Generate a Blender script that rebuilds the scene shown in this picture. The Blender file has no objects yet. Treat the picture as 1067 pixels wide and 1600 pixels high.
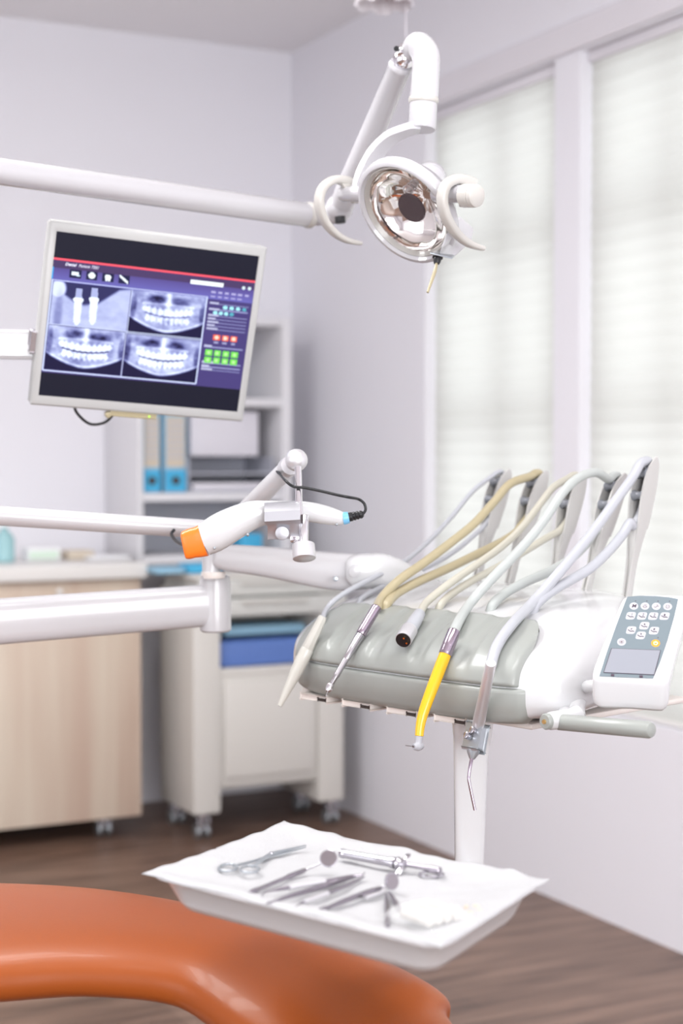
import bpy, bmesh, math, random
import numpy as np
from mathutils import Vector, Matrix
random.seed(7)
R_ = math.radians
# ------------------------------------------------------------------ camera, world, lights
F_PX, CAM_H, PITCH, YAW = 2500.0, 1.21, R_(1.83), R_(27.0)
FOCUS = 2.14
scene = bpy.context.scene
COL = scene.collection
cam_d = bpy.data.cameras.new('camera'); cam = bpy.data.objects.new('camera', cam_d); COL.objects.link(cam)
cam_d.sensor_fit = 'VERTICAL'; cam_d.sensor_height = 36.0; cam_d.sensor_width = 24.0
cam_d.lens = F_PX / 1600 * 36.0
cam_d.dof.use_dof = True; cam_d.dof.focus_distance = FOCUS; cam_d.dof.aperture_fstop = 3.2
cam_d.clip_start = 0.05
cam.location = (0, 0, CAM_H); cam.rotation_euler = (math.pi/2 - PITCH, 0, -YAW)
scene.camera = cam
scene.view_settings.view_transform = 'Standard'
scene.view_settings.look = 'None'
scene.view_settings.gamma = 1.0
scene.view_settings.use_curve_mapping = False
scene.view_settings.exposure = 0.50
w = bpy.data.worlds.new('sky'); scene.world = w; w.use_nodes = True
w.node_tree.nodes['Background'].inputs[0].default_value = (0.93, 0.97, 1.0, 1)
w.node_tree.nodes['Background'].inputs[1].default_value = 1.5

def area(name, loc, direction, sx, sy, power, color=(1, 1, 1)):
    l = bpy.data.lights.new(name, 'AREA'); l.shape = 'RECTANGLE'; l.size = sx; l.size_y = sy
    l.energy = power; l.color = color
    o = bpy.data.objects.new(name, l); COL.objects.link(o); o.location = loc
    o.rotation_euler = Vector(direction).to_track_quat('-Z', 'Y').to_euler()
    return o
# daylight entering by the two windows behind and left of the photographer
area('daylight_left_window', (-2.36, 0.6, 1.55), (1, 0.12, -0.12), 3.4, 1.7, 12, (0.97, 0.97, 1.0))
area('daylight_front_window', (0.2, -2.36, 1.55), (0.1, 1, -0.1), 2.6, 1.7, 82, (0.98, 0.99, 1.0))
# two unseen ceiling fill lights, added to brighten the room from above
area('added_fill_light_rear', (0.2, 2.9, 2.60), (0, 0, -1), 1.16, 0.56, 30, (1.0, 1.0, 0.99))
area('added_fill_light_front', (0.9, 1.3, 2.60), (0, 0, -1), 1.16, 0.56, 9, (1.0, 1.0, 0.99))

# ------------------------------------------------------------------ frames
def ray(px, py):
    u = (px - 533.5)/F_PX; v = (py - 800.0)/F_PX
    r = Vector((u, math.cos(PITCH) - v*math.sin(PITCH), -math.sin(PITCH) - v*math.cos(PITCH)))
    return r / r.y
CAMP = Vector((0, 0, CAM_H))
def V(px, py, d): return CAMP + ray(px, py)*d
def plane_hit(px, py, p0, n):
    r = ray(px, py); return CAMP + r*((p0 - CAMP).dot(n)/r.dot(n))
def VZ(px, py, z): return plane_hit(px, py, Vector((0, 0, z)), Vector((0, 0, 1)))
UX = Vector((.682, -.731, 0)).normalized()       # along the instrument row
FX = Vector((-.731, -.682, 0)).normalized()      # towards the person using it
ZX = Vector((0, 0, 1))
UO = V(650, 1110, 2.2)
def W(s, f, z): return UO + UX*s + FX*f + ZX*z
def us(px, py, s): return plane_hit(px, py, UO + UX*s, UX)
def uf(px, py, f): return plane_hit(px, py, UO + FX*f, FX)
RV = Matrix.Rotation(-YAW, 3, 'Z')
def toW(p): return RV @ Vector(p)

# ------------------------------------------------------------------ materials
def mat(name, color, rough=0.5, metal=0.0, coat=0.0, emis=None, estr=0.0, trans=0.0, ior=1.45, spec=0.5, alpha=1.0, sss=0.0):
    m = bpy.data.materials.new(name); m.use_nodes = True
    b = m.node_tree.nodes['Principled BSDF']
    b.inputs['Base Color'].default_value = (*color, 1); b.inputs['Roughness'].default_value = rough
    b.inputs['Metallic'].default_value = metal; b.inputs['Coat Weight'].default_value = coat
    b.inputs['Coat Roughness'].default_value = 0.05
    b.inputs['Transmission Weight'].default_value = trans; b.inputs['IOR'].default_value = ior
    b.inputs['Specular IOR Level'].default_value = spec; b.inputs['Alpha'].default_value = alpha
    if emis: b.inputs['Emission Color'].default_value = (*emis, 1); b.inputs['Emission Strength'].default_value = estr
    if sss: b.inputs['Subsurface Weight'].default_value = sss; b.inputs['Subsurface Radius'].default_value = (.01, .01, .01)
    return m
def nodes(m): return m.node_tree.nodes, m.node_tree.links, m.node_tree.nodes['Principled BSDF']
def add_bump(m, scale, strength, dist=0.001, detail=3.0, stretch=(1, 1, 1), kind='ShaderNodeTexNoise'):
    n, l, b = nodes(m)
    tc = n.new('ShaderNodeTexCoord'); mp = n.new('ShaderNodeMapping'); mp.inputs['Scale'].default_value = stretch
    t = n.new(kind); t.inputs['Scale'].default_value = scale
    if 'Detail' in t.inputs: t.inputs['Detail'].default_value = detail
    bp = n.new('ShaderNodeBump'); bp.inputs['Strength'].default_value = strength; bp.inputs['Distance'].default_value = dist
    l.new(tc.outputs['Object'], mp.inputs[0]); l.new(mp.outputs[0], t.inputs['Vector'])
    l.new(t.outputs['Fac' if 'Fac' in t.outputs else 'Distance'], bp.inputs['Height']); l.new(bp.outputs[0], b.inputs['Normal'])
def add_mottle(m, c1, c2, scale, stretch=(1, 1, 1), detail=4.0, lo=.35, hi=.65):
    n, l, b = nodes(m)
    tc = n.new('ShaderNodeTexCoord'); mp = n.new('ShaderNodeMapping'); mp.inputs['Scale'].default_value = stretch
    t = n.new('ShaderNodeTexNoise'); t.inputs['Scale'].default_value = scale; t.inputs['Detail'].default_value = detail
    cr = n.new('ShaderNodeValToRGB'); cr.color_ramp.elements[0].position = lo; cr.color_ramp.elements[1].position = hi
    cr.color_ramp.elements[0].color = (*c1, 1); cr.color_ramp.elements[1].color = (*c2, 1)
    l.new(tc.outputs['Object'], mp.inputs[0]); l.new(mp.outputs[0], t.inputs['Vector']); l.new(t.outputs['Fac'], cr.inputs[0])
    l.new(cr.outputs[0], b.inputs['Base Color'])

M = {}
M['wall'] = mat('lilac_wall_paint', (.825, .815, .865), .75); add_bump(M['wall'], 60, .12, .002)
M['ceiling'] = mat('ceiling_paint', (.86, .84, .86), .85)
M['trim'] = mat('window_trim_paint', (.76, .735, .78), .5)
M['shell'] = mat('white_gloss_plastic', (.62, .62, .63), .18, coat=.5)
M['enamel'] = mat('white_enamel', (.53, .52, .535), .22, coat=.4)
M['lampwhite'] = mat('lamp_white_plastic', (.54, .53, .555), .16, coat=.5)
M['lampcream'] = mat('lamp_cream_plastic', (.54, .52, .49), .25, coat=.3)
M['cream'] = mat('cream_plastic', (.58, .57, .52), .3, coat=.2)
M['pad'] = mat('grey_silicone', (.32, .335, .315), .36, coat=.15)
M['beige'] = mat('beige_underside', (.72, .66, .62), .45)
M['holder'] = mat('grey_holder_plastic', (.50, .49, .475), .38)
M['roller'] = mat('dark_roller', (.20, .21, .235), .2, coat=.5)
M['black'] = mat('black_plastic', (.012, .012, .014), .35)
M['dark'] = mat('dark_recess', (.05, .035, .03), .6)
M['chrome'] = mat('chrome', (.82, .80, .83), .08, 1.0)
M['steel'] = mat('brushed_steel', (.50, .48, .51), .22, 1.0)
M['satin'] = mat('satin_aluminium', (.70, .69, .71), .38, .65)
M['bracketmetal'] = mat('folded_steel', (.50, .50, .53), .38, .75)
M['tool'] = mat('darkened_tool_steel', (.36, .33, .37), .24, 1.0)
M['toolchrome'] = mat('tool_chrome', (.52, .50, .54), .12, 1.0)
M['plum'] = mat('plum_tinted_steel', (.42, .35, .42), .2, 1.0)
M['greymetal'] = mat('grey_cast_metal', (.42, .45, .48), .3, .7)
M['yellow'] = mat('yellow_plastic', (.80, .45, .01), .25, coat=.4)
M['orange_tip'] = mat('orange_silicone', (1.0, .21, .02), .3, coat=.3)
M['lightblue'] = mat('light_blue_ring', (.20, .52, .80), .35)
M['gold'] = mat('gold_pin', (.95, .62, .25), .2, 1.0)
M['hose_white'] = mat('white_hose', (.45, .46, .495), .35, coat=.2)
M['hose_beige'] = mat('yellowed_hose', (.43, .37, .235), .33, coat=.3)
M['hose_cream'] = mat('cream_hose', (.50, .48, .405), .35, coat=.2)
M['hose_green'] = mat('pale_hose', (.45, .475, .46), .35, coat=.2)
M['keyface'] = mat('slate_key_panel', (.135, .175, .20), .45)
M['key'] = mat('key_white', (.42, .42, .45), .4)
M['keyyellow'] = mat('key_amber', (.62, .27, .0), .4)
M['ink'] = mat('dark_ink', (.06, .035, .06), .5)
M['inkred'] = mat('plum_ink', (.12, .05, .07), .5)
M['lcd'] = mat('pale_display', (.24, .25, .29), .45)
M['bezel'] = mat('monitor_bezel', (.46, .46, .455), .35)
M['bezel_in'] = mat('monitor_inner_bezel', (.50, .50, .53), .35)
M['beech'] = mat('beech_laminate', (.62, .49, .39), .45)
add_mottle(M['beech'], (.56, .42, .335), (.68, .585, .48), 2.2, (5.5, 5.5, .35), 3.0, .3, .7)
M['worktop'] = mat('white_worktop', (.80, .78, .76), .35)
M['lacquer'] = mat('grey_white_lacquer', (.67, .645, .61), .4)
M['lacquer2'] = mat('grey_drawer_lacquer', (.60, .60, .58), .4)
M['shelf'] = mat('white_shelf_board', (.74, .73, .76), .45)
M['shelfback'] = mat('shelf_back_panel', (.50, .51, .57), .5)
M['blue'] = mat('blue_plastic', (.11, .20, .52), .4)
M['sky'] = mat('bright_blue_card', (.06, .42, .70), .45)
M['paleblue'] = mat('pale_blue_card', (.30, .53, .70), .45)
M['sand'] = mat('cream_card', (.62, .54, .44), .6)
M['paper'] = mat('white_paper', (.86, .86, .88), .7)
M['greycard'] = mat('grey_card', (.50, .51, .58), .5)
M['lilaccard'] = mat('lilac_card', (.70, .68, .74), .5)
M['teal'] = mat('teal_bottle', (.45, .74, .78), .2, trans=.3)
M['palegreen'] = mat('pale_green_card', (.66, .80, .68), .5)
M['tray'] = mat('white_tray', (.62, .61, .62), .3, coat=.2)
M['liner'] = mat('paper_liner', (.49, .49, .50), .8); add_bump(M['liner'], 260, .35, .0012, 1.0, (1, 1, 1), 'ShaderNodeTexVoronoi')
M['cotton'] = mat('cotton', (.55, .52, .48), .9, sss=.05)
M['bag'] = mat('clear_film', (.9, .9, .9), .25, alpha=.28)
M['glass'] = mat('clear_glass', (1, 1, 1), .03, trans=1.0, ior=1.02)
M['mirror'] = mat('mirror_face', (.36, .33, .35), .06, 1.0)
M['reflector'] = mat('faceted_reflector', (.90, .86, .83), .07, 1.0)
M['shield'] = mat('dark_heat_shield', (.11, .085, .095), .25, .3)
M['leather'] = mat('orange_leather', (.31, .068, .010), .40, coat=.05, spec=.35); add_bump(M['leather'], 420, .22, .0006, 2.0)
n, l, b = nodes(M['leather'])
M['fabric'] = bpy.data.materials.new('translucent_blind_fabric'); M['fabric'].use_nodes = True
nt = M['fabric'].node_tree; nt.nodes.clear()
mo = nt.nodes.new('ShaderNodeOutputMaterial'); mx = nt.nodes.new('ShaderNodeMixShader'); df = nt.nodes.new('ShaderNodeBsdfDiffuse'); tl = nt.nodes.new('ShaderNodeBsdfTranslucent')
df.inputs[0].default_value = (.74, .74, .70, 1); tl.inputs[0].default_value = (.80, .80, .76, 1); mx.inputs[0].default_value = .55
nt.links.new(df.outputs[0], mx.inputs[1]); nt.links.new(tl.outputs[0], mx.inputs[2]); nt.links.new(mx.outputs[0], mo.inputs[0])
M['lampshade'] = mat('pale_pleated_shade', (.70, .66, .70), .6)
M['luminaire'] = mat('added_luminaire_diffuser', (.9, .9, .9), .5, emis=(1, .98, .97), estr=2.5)  # glowing face of the added, unseen ceiling luminaires
# floor of brown planks
M['floor'] = mat('brown_wood_planks', (.3, .18, .12), .38)
n, l, b = nodes(M['floor'])
tc = n.new('ShaderNodeTexCoord'); mp = n.new('ShaderNodeMapping'); mp.inputs['Rotation'].default_value = (0, 0, 0)
br = n.new('ShaderNodeTexBrick'); br.inputs['Scale'].default_value = 1.0; br.inputs['Brick Width'].default_value = 1.25; br.inputs['Row Height'].default_value = .165
br.inputs['Mortar Size'].default_value = .0012; br.inputs['Color1'].default_value = (.0, .0, .0, 1); br.inputs['Color2'].default_value = (1, 1, 1, 1); br.inputs['Mortar'].default_value = (.3, .3, .3, 1); br.inputs['Bias'].default_value = 0
mp2 = n.new('ShaderNodeMapping'); mp2.inputs['Scale'].default_value = (1.6, 14, 1)
nz = n.new('ShaderNodeTexNoise'); nz.inputs['Scale'].default_value = 1.6; nz.inputs['Detail'].default_value = 7
nz2 = n.new('ShaderNodeTexNoise'); nz2.inputs['Scale'].default_value = 2.4; nz2.inputs['Detail'].default_value = 3
cr = n.new('ShaderNodeValToRGB'); cr.color_ramp.elements[0].position = .3; cr.color_ramp.elements[1].position = .72
cr.color_ramp.elements[0].color = (.075, .041, .029, 1); cr.color_ramp.elements[1].color = (.24, .148, .108, 1)
m1 = n.new('ShaderNodeMath'); m1.operation = 'MULTIPLY_ADD'; m1.inputs[1].default_value = .14
m2 = n.new('ShaderNodeMath'); m2.operation = 'MULTIPLY_ADD'; m2.inputs[1].default_value = .35
sep = n.new('ShaderNodeSeparateColor')
l.new(tc.outputs['Object'], mp.inputs[0]); l.new(mp.outputs[0], br.inputs['Vector']); l.new(mp.outputs[0], mp2.inputs[0]); l.new(mp2.outputs[0], nz.inputs['Vector']); l.new(mp.outputs[0], nz2.inputs['Vector'])
l.new(br.outputs['Color'], sep.inputs[0]); l.new(sep.outputs[0], m1.inputs[0]); l.new(nz.outputs['Fac'], m1.inputs[2])
l.new(nz2.outputs['Fac'], m2.inputs[0]); l.new(m1.outputs[0], m2.inputs[2])
sb = n.new('ShaderNodeMath'); sb.operation = 'SUBTRACT'; sb.inputs[1].default_value = .2
l.new(m2.outputs[0], sb.inputs[0]); l.new(sb.outputs[0], cr.inputs[0]); l.new(cr.outputs[0], b.inputs['Base Color'])

# ------------------------------------------------------------------ objects
def finish(bm, name, m, origin=Vector((0, 0, 0)), angle=38, smooth=True):
    bmesh.ops.recalc_face_normals(bm, faces=bm.faces)
    bmesh.ops.translate(bm, verts=bm.verts, vec=-Vector(origin))
    me = bpy.data.meshes.new(name); bm.to_mesh(me); bm.free()
    for x in (m if isinstance(m, (list, tuple)) else [m]): me.materials.append(M[x])
    if smooth:
        me.shade_smooth(); me.set_sharp_from_angle(angle=R_(angle))
    o = bpy.data.objects.new(name, me); COL.objects.link(o)
    return o
class Thing:
    def __init__(s, name, label, cat, origin, frame='V', group=None):
        s.origin = Vector(origin); s.root = bpy.data.objects.new(name, None); COL.objects.link(s.root)
        s.root.empty_display_size = .05
        if frame == 'V': s.root.location = toW(s.origin); s.root.rotation_euler = (0, 0, -YAW)
        else: s.root.location = s.origin
        tag(s.root, label, cat, group)
    def part(s, name, bm, m, label=None, parent=None, angle=38, smooth=True):
        o = finish(bm, name, m, s.origin, angle, smooth); o.parent = parent or s.root
        if label: o['label'] = label
        return o
def tag(o, label, cat, group=None):
    o['label'] = label; o['category'] = cat
    if group: o['group'] = group
def solo(name, label, cat, bm, m, origin, frame='V', group=None, angle=38):
    o = finish(bm, name, m, origin, angle)
    if frame == 'V': o.location = toW(origin); o.rotation_euler = (0, 0, -YAW)
    else: o.location = origin
    tag(o, label, cat, group); return o
def struct(name, bm, m, smooth=False):
    o = finish(bm, name, m, smooth=smooth); o['kind'] = 'structure'; return o

# ------------------------------------------------------------------ mesh helpers
def NB(): return bmesh.new()
def box(bm, lo, hi, bev=0.0, seg=2, mi=0):
    lo = Vector(lo); hi = Vector(hi)
    return obox(bm, (lo+hi)/2, Vector((1, 0, 0)), Vector((0, 1, 0)), Vector((0, 0, 1)), hi-lo, bev, seg, mi)
def obox(bm, c, ax, ay, az, size, bev=0.0, seg=2, mi=0):
    t = bmesh.new(); r = bmesh.ops.create_cube(t, size=1)
    for v in t.verts:
        v.co = Vector(c) + ax*(v.co.x*size[0]) + ay*(v.co.y*size[1]) + az*(v.co.z*size[2])
    if bev: bmesh.ops.bevel(t, geom=list(t.edges), offset=bev, segments=seg, profile=.5, affect='EDGES')
    merge(bm, t, mi)
def merge(bm, t, mi=0):
    mp = {v: bm.verts.new(v.co) for v in t.verts}
    for f in t.faces:
        try: g = bm.faces.new([mp[v] for v in f.verts]); g.material_index = mi
        except ValueError: pass
    t.free()
def crom(P, k, closed=False):
    P = [np.array(p, float) for p in P]; n = len(P); out = []
    segs = n if closed else n-1
    for i in range(segs):
        p = [P[(i+j) % n] if closed else P[min(max(i+j, 0), n-1)] for j in (-1, 0, 1, 2)]
        for q in range(k):
            t = q/k
            out.append(.5*((2*p[1]) + (p[2]-p[0])*t + (2*p[0]-5*p[1]+4*p[2]-p[3])*t*t + (-p[0]+3*p[1]-3*p[2]+p[3])*t**3))
    if not closed: out.append(P[-1])
    return out
def sweep(bm, pts, rad, n=16, k=0, up=None, cap=True, mi=0, sq=2.0):
    """tube through pts; rad: number, or list of numbers / (ra, rb) with rb along up; sq superellipse power"""
    N = len(pts)
    if not isinstance(rad, (list, tuple)): rad = [rad]*N
    rr = [r if isinstance(r, (list, tuple)) else (r, r) for r in rad]
    rows = [list(p) + list(r) for p, r in zip(pts, rr)]
    if k: rows = crom(rows, k)
    C = [Vector(r[:3]) for r in rows]; RR = [(max(r[3], 1e-5), max(r[4], 1e-5)) for r in rows]
    T = []
    for i in range(len(C)):
        a = C[max(i-1, 0)]; b_ = C[min(i+1, len(C)-1)]; d = b_-a
        T.append(d.normalized() if d.length > 1e-9 else (T[-1] if T else Vector((0, 0, 1))))
    ref = Vector(up) if up is not None else (Vector((0, 0, 1)) if abs(T[0].z) < .9 else Vector((1, 0, 0)))
    nrm = (ref - T[0]*ref.dot(T[0])).normalized(); rings = []
    for i, c in enumerate(C):
        if up is not None: nn = Vector(up) - T[i]*Vector(up).dot(T[i]); nrm = nn.normalized() if nn.length > 1e-4 else nrm
        else: nrm = (nrm - T[i]*nrm.dot(T[i])).normalized()
        bi = T[i].cross(nrm); ring = []
        for j in range(n):
            a = 2*math.pi*j/n; ca, sa = math.cos(a), math.sin(a)
            ca = math.copysign(abs(ca)**(2/sq), ca); sa = math.copysign(abs(sa)**(2/sq), sa)
            ring.append(bm.verts.new(c + bi*(RR[i][0]*ca) + nrm*(RR[i][1]*sa)))
        rings.append(ring)
    for a, b_ in zip(rings[:-1], rings[1:]):
        for j in range(n):
            f = bm.faces.new((a[j], a[(j+1) % n], b_[(j+1) % n], b_[j])); f.material_index = mi
    if cap:
        for r in (rings[0], rings[-1]):
            f = bm.faces.new(r); f.material_index = mi
    return rings
def lathe(bm, a, b_, prof, n=24, mi=0):
    """prof: list (t along a->b in metres, radius)"""
    d = (Vector(b_)-Vector(a)).normalized()
    ref = Vector((0, 0, 1)) if abs(d.z) < .9 else Vector((1, 0, 0))
    e = (ref - d*ref.dot(d)).normalized(); g = d.cross(e); rings = []
    for t, r in prof:
        rings.append([bm.verts.new(Vector(a)+d*t+e*(max(r, 1e-5)*math.cos(2*math.pi*j/n))+g*(max(r, 1e-5)*math.sin(2*math.pi*j/n))) for j in range(n)])
    for p, q in zip(rings[:-1], rings[1:]):
        for j in range(n):
            f = bm.faces.new((p[j], p[(j+1) % n], q[(j+1) % n], q[j])); f.material_index = mi
    for r in (rings[0], rings[-1]):
        f = bm.faces.new(r); f.material_index = mi
def cyl(bm, a, b_, r, n=24, bev=0.0, mi=0):
    L = (Vector(b_)-Vector(a)).length
    if bev: lathe(bm, a, b_, [(0, r-bev), (bev*.3, r-bev*.3), (bev, r), (L-bev, r), (L-bev*.3, r-bev*.3), (L, r-bev)], n, mi)
    else: lathe(bm, a, b_, [(0, r), (L, r)], n, mi)
def ball(bm, c, r, n=24, mi=0, sc=(1, 1, 1)):
    t = bmesh.new(); bmesh.ops.create_uvsphere(t, u_segments=n, v_segments=n//2, radius=r)
    for v in t.verts: v.co = Vector(c)+Vector((v.co.x*sc[0], v.co.y*sc[1], v.co.z*sc[2]))
    merge(bm, t, mi)
def prism(bm, poly, off, bev=0.0, seg=2, mi=0):
    """poly: 3D points of one planar face, off: extrusion vector"""
    t = bmesh.new(); a = [t.verts.new(p) for p in poly]; f = t.faces.new(a)
    r = bmesh.ops.extrude_face_region(t, geom=[f])
    bmesh.ops.translate(t, verts=[v for v in r['geom'] if isinstance(v, bmesh.types.BMVert)], vec=off)
    bmesh.ops.recalc_face_normals(t, faces=t.faces)
    if bev: bmesh.ops.bevel(t, geom=list(t.edges), offset=bev, segments=seg, profile=.5, affect='EDGES', clamp_overlap=True)
    merge(bm, t, mi)
def text_into(bm, s, origin, ax, ay, size, mi=0, shear=0.0, align='LEFT', weight=0.0):
    c = bpy.data.curves.new('lettering', 'FONT'); c.body = s; c.size = 1; c.align_x = align; c.align_y = 'CENTER'; c.shear = shear; c.resolution_u = 3; c.offset = weight
    o = bpy.data.objects.new('lettering', c); COL.objects.link(o)
    dg = bpy.context.evaluated_depsgraph_get(); me = o.evaluated_get(dg).to_mesh()
    mp = [bm.verts.new(Vector(origin)+ax*(v.co.x*size)+ay*(v.co.y*size)) for v in me.vertices]
    for p in me.polygons:
        try: f = bm.faces.new([mp[i] for i in p.vertices]); f.material_index = mi
        except ValueError: pass
    bpy.data.objects.remove(o); bpy.data.curves.remove(c)

def loft(bm, rings, cap0=False, cap1=False, mi=0):
    rv = [[bm.verts.new(p) for p in r] for r in rings]; n_ = len(rv[0])
    for a, b_ in zip(rv[:-1], rv[1:]):
        for j in range(n_): f = bm.faces.new((a[j], a[(j+1) % n_], b_[(j+1) % n_], b_[j])); f.material_index = mi
    if cap0: bm.faces.new(rv[0])
    if cap1: bm.faces.new(rv[-1])
# ================================================================== ROOM (world axes)
XR, YB, ZC, XL, YF = 2.515, 5.34, 2.70, -2.45, -2.45
def pxy(px):           # y on the right wall seen at pixel column px
    return XR/math.tan(YAW + math.atan((px-533.5)/F_PX))
bm = NB(); box(bm, (XL-.2, YF-.2, -.1), (XR+.2, YB+.2, 0)); struct('floor', bm, 'floor')
bm = NB(); box(bm, (XL-.2, YF-.2, ZC), (XR+.2, YB+.2, ZC+.1)); struct('ceiling', bm, 'ceiling')
bm = NB(); box(bm, (XL-.2, YB, 0), (XR+.2, YB+.2, ZC)); struct('wall_back', bm, 'wall')
WZ0, WZ1 = .545, 2.30
wy = [(pxy(864), pxy(664)), (1.75, pxy(904))]       # far window, near window
bm = NB()
box(bm, (XR, YF-.2, 0), (XR+.2, YB, WZ0)); box(bm, (XR, YF-.2, WZ1), (XR+.2, YB, ZC))
box(bm, (XR, wy[0][1], WZ0), (XR+.2, YB, WZ1)); box(bm, (XR, wy[1][1], WZ0), (XR+.2, wy[0][0], WZ1)); box(bm, (XR, YF-.2, WZ0), (XR+.2, wy[1][0], WZ1))
struct('wall_right', bm, 'wall')
bm = NB()
for a in ((XL-.2, YF, 0, XL, YB, .7), (XL-.2, YF, 2.4, XL, YB, ZC), (XL-.2, YF, .7, XL, -1.1, 2.4), (XL-.2, 2.3, .7, XL, YB, 2.4)): box(bm, a[:3], a[3:])
struct('wall_left', bm, 'wall')
bm = NB()
for a in ((XL-.2, YF-.2, 0, XR, YF, .7), (XL-.2, YF-.2, 2.4, XR, YF, ZC), (XL-.2, YF-.2, .7, -1.1, YF, 2.4), (1.5, YF-.2, .7, XR, YF, 2.4)): box(bm, a[:3], a[3:])
struct('wall_front', bm, 'wall')
# casing strip above the windows
bm = NB(); box(bm, (XR-.014, 1.7, WZ1+.005), (XR-.0005, wy[0][1]+.03, WZ1+.085), .004, 1)
struct('trim_1', bm, 'trim')
for i, (ya, yb) in enumerate(wy):
    bm = NB(); x0, x1 = XR+.10, XR+.15; fw = .045
    box(bm, (x0, ya, WZ0), (x1, ya+fw, WZ1)); box(bm, (x0, yb-fw, WZ0), (x1, yb, WZ1))
    box(bm, (x0, ya+fw, WZ0), (x1, yb-fw, WZ0+fw)); box(bm, (x0, ya+fw, WZ1-fw), (x1, yb-fw, WZ1))
    barx = [pxy(766)] if i == 0 else [pxy(1026), pxy(1150), 2.2]
    for y in barx: box(bm, (x0-.022, y-.012, WZ0), (x1, y+.014, WZ1))
    for z in (1.345, 1.86): box(bm, (x0-.022, ya, z-.013), (x1, yb, z+.016))
    fr = struct('window_%d' % (i+1), bm, 'trim')
    bm = NB(); box(bm, (x0+.02, ya+fw, WZ0+fw), (x0+.026, yb-fw, WZ1-fw)); g = finish(bm, 'pane', 'glass', smooth=False); g.parent = fr
    # pleated blind hanging in the reveal
    T = Thing('window_blind', ['closed off-white pleated blind on the far window, behind the surgical lamp', 'closed off-white pleated blind on the near window, behind the keypad'][i], 'blind', (XR+.03, (ya+yb)/2, WZ0), 'W', 'pleated blinds on the window wall')
    bm = NB(); nz_ = 40; rows = []
    for q in range(nz_*2+1):
        z = WZ0+.012 + (WZ1-.03-WZ0-.012)*q/(nz_*2); x = XR+.032 + (.0032 if q % 2 else 0)
        rows.append([bm.verts.new((x, ya+.004, z)), bm.verts.new((x, yb-.004, z))])
    for a, b_ in zip(rows[:-1], rows[1:]): bm.faces.new((a[0], a[1], b_[1], b_[0]))
    T.part('fabric', bm, 'fabric', smooth=False)
    bm = NB(); box(bm, (XR+.02, ya+.004, WZ1-.03), (XR+.05, yb-.004, WZ1-.002), .003); T.part('headrail', bm, 'trim')
    bm = NB(); box(bm, (XR+.024, ya+.004, WZ0+.002), (XR+.046, yb-.004, WZ0+.014), .003); T.part('bottom_rail', bm, 'worktop')
# added ceiling luminaires (out of frame, put in to go with the fill lights)
for i, (x, y) in enumerate(((.2, 2.9), (.9, 1.3))):
    T = Thing('added_luminaire', ['added unseen flat ceiling luminaire nearest the back wall', 'added unseen flat ceiling luminaire above the dental chair'][i], 'ceiling light', (x, y, ZC), 'W', 'added flat ceiling luminaires')
    bm = NB(); box(bm, (x-.62, y-.32, ZC-.05), (x+.62, y+.32, ZC), .006); T.part('housing', bm, 'trim')
    bm = NB(); box(bm, (x-.58, y-.28, ZC-.062), (x+.58, y+.28, ZC-.051), .002); T.part('diffuser', bm, 'luminaire')

# pendant shade whose lower rim peeps in at the top
pc = V(600, 6, 3.5)
T = Thing('pendant_lamp', 'pale ruffled pendant shade at the top edge above the lamp arm', 'ceiling light', pc)
bm = NB(); rings = []
for z, r in ((.05, .03), (.045, .045), (.02, .054), (-.004, .062)):
    rings.append([bm.verts.new(pc+Vector((math.cos(a_)*(r+.003*math.cos(a_*14)), math.sin(a_)*(r+.003*math.cos(a_*14)), z+.004*math.sin(a_*7)))) for a_ in [2*math.pi*j/84 for j in range(84)]])
for a, b_ in zip(rings[:-1], rings[1:]):
    for j in range(84): bm.faces.new((a[j], a[(j+1) % 84], b_[(j+1) % 84], b_[j]))
bm.faces.new(rings[0]); sh = T.part('shade', bm, 'lampshade')
bm = NB(); zt = ZC - pc.z
sweep(bm, [pc+Vector((0, 0, .05)), pc+Vector((0, 0, zt-.02))], .004, 8); T.part('cord', bm, 'lampshade')
bm = NB(); lathe(bm, pc+Vector((0, 0, zt-.025)), pc+Vector((0, 0, zt)), [(0, .02), (.01, .045), (.025, .05)], 24); T.part('ceiling_rose', bm, 'trim')
bm = NB(); c2 = V(634, 14, 3.5); sweep(bm, [pc+Vector((.05, 0, .0)), c2, V(634, 58, 3.5)], .0012, 8, 4); T.part('pull_cord', bm, 'lampshade')

# ---------------- base cabinet and worktop
yc, xr_ = 4.86, 1.753
T = Thing('base_cabinet', 'beech laminate base cabinet on casters under the white worktop', 'cabinet', (1.2, yc+.22, 0), 'W')
bm = NB(); box(bm, (.55, yc+.02, .065), (xr_, YB-.03, .835), .002); T.part('body', bm, 'beech')
dx = 1.205
hx = 1.17
for i, (a, b_) in enumerate(((.552, dx-.002), (dx+.002, xr_))):
    bm = NB(); box(bm, (a, yc, .068), (b_, yc+.019, .745), .002); d = T.part('door', bm, 'beech')
    bm = NB(); hx = (b_-.05) if i == 0 else (b_-.06)
    if i == 1: hx = a+.045
    sweep(bm, [(hx, yc, .60), (hx, yc-.022, .605), (hx, yc-.025, .65), (hx, yc-.022, .695), (hx, yc, .70)], .005, 10, 3); T.part('door_handle', bm, 'steel', parent=d)
    bm = NB(); box(bm, (a, yc, .75), (b_, yc+.019, .832), .002); d = T.part('drawer', bm, 'beech')
    bm = NB(); ball(bm, ((a+b_)/2, yc-.014, .80), .012); cyl(bm, ((a+b_)/2, yc-.01, .80), ((a+b_)/2, yc+.001, .80), .006); T.part('knob', bm, 'worktop', parent=d)
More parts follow.
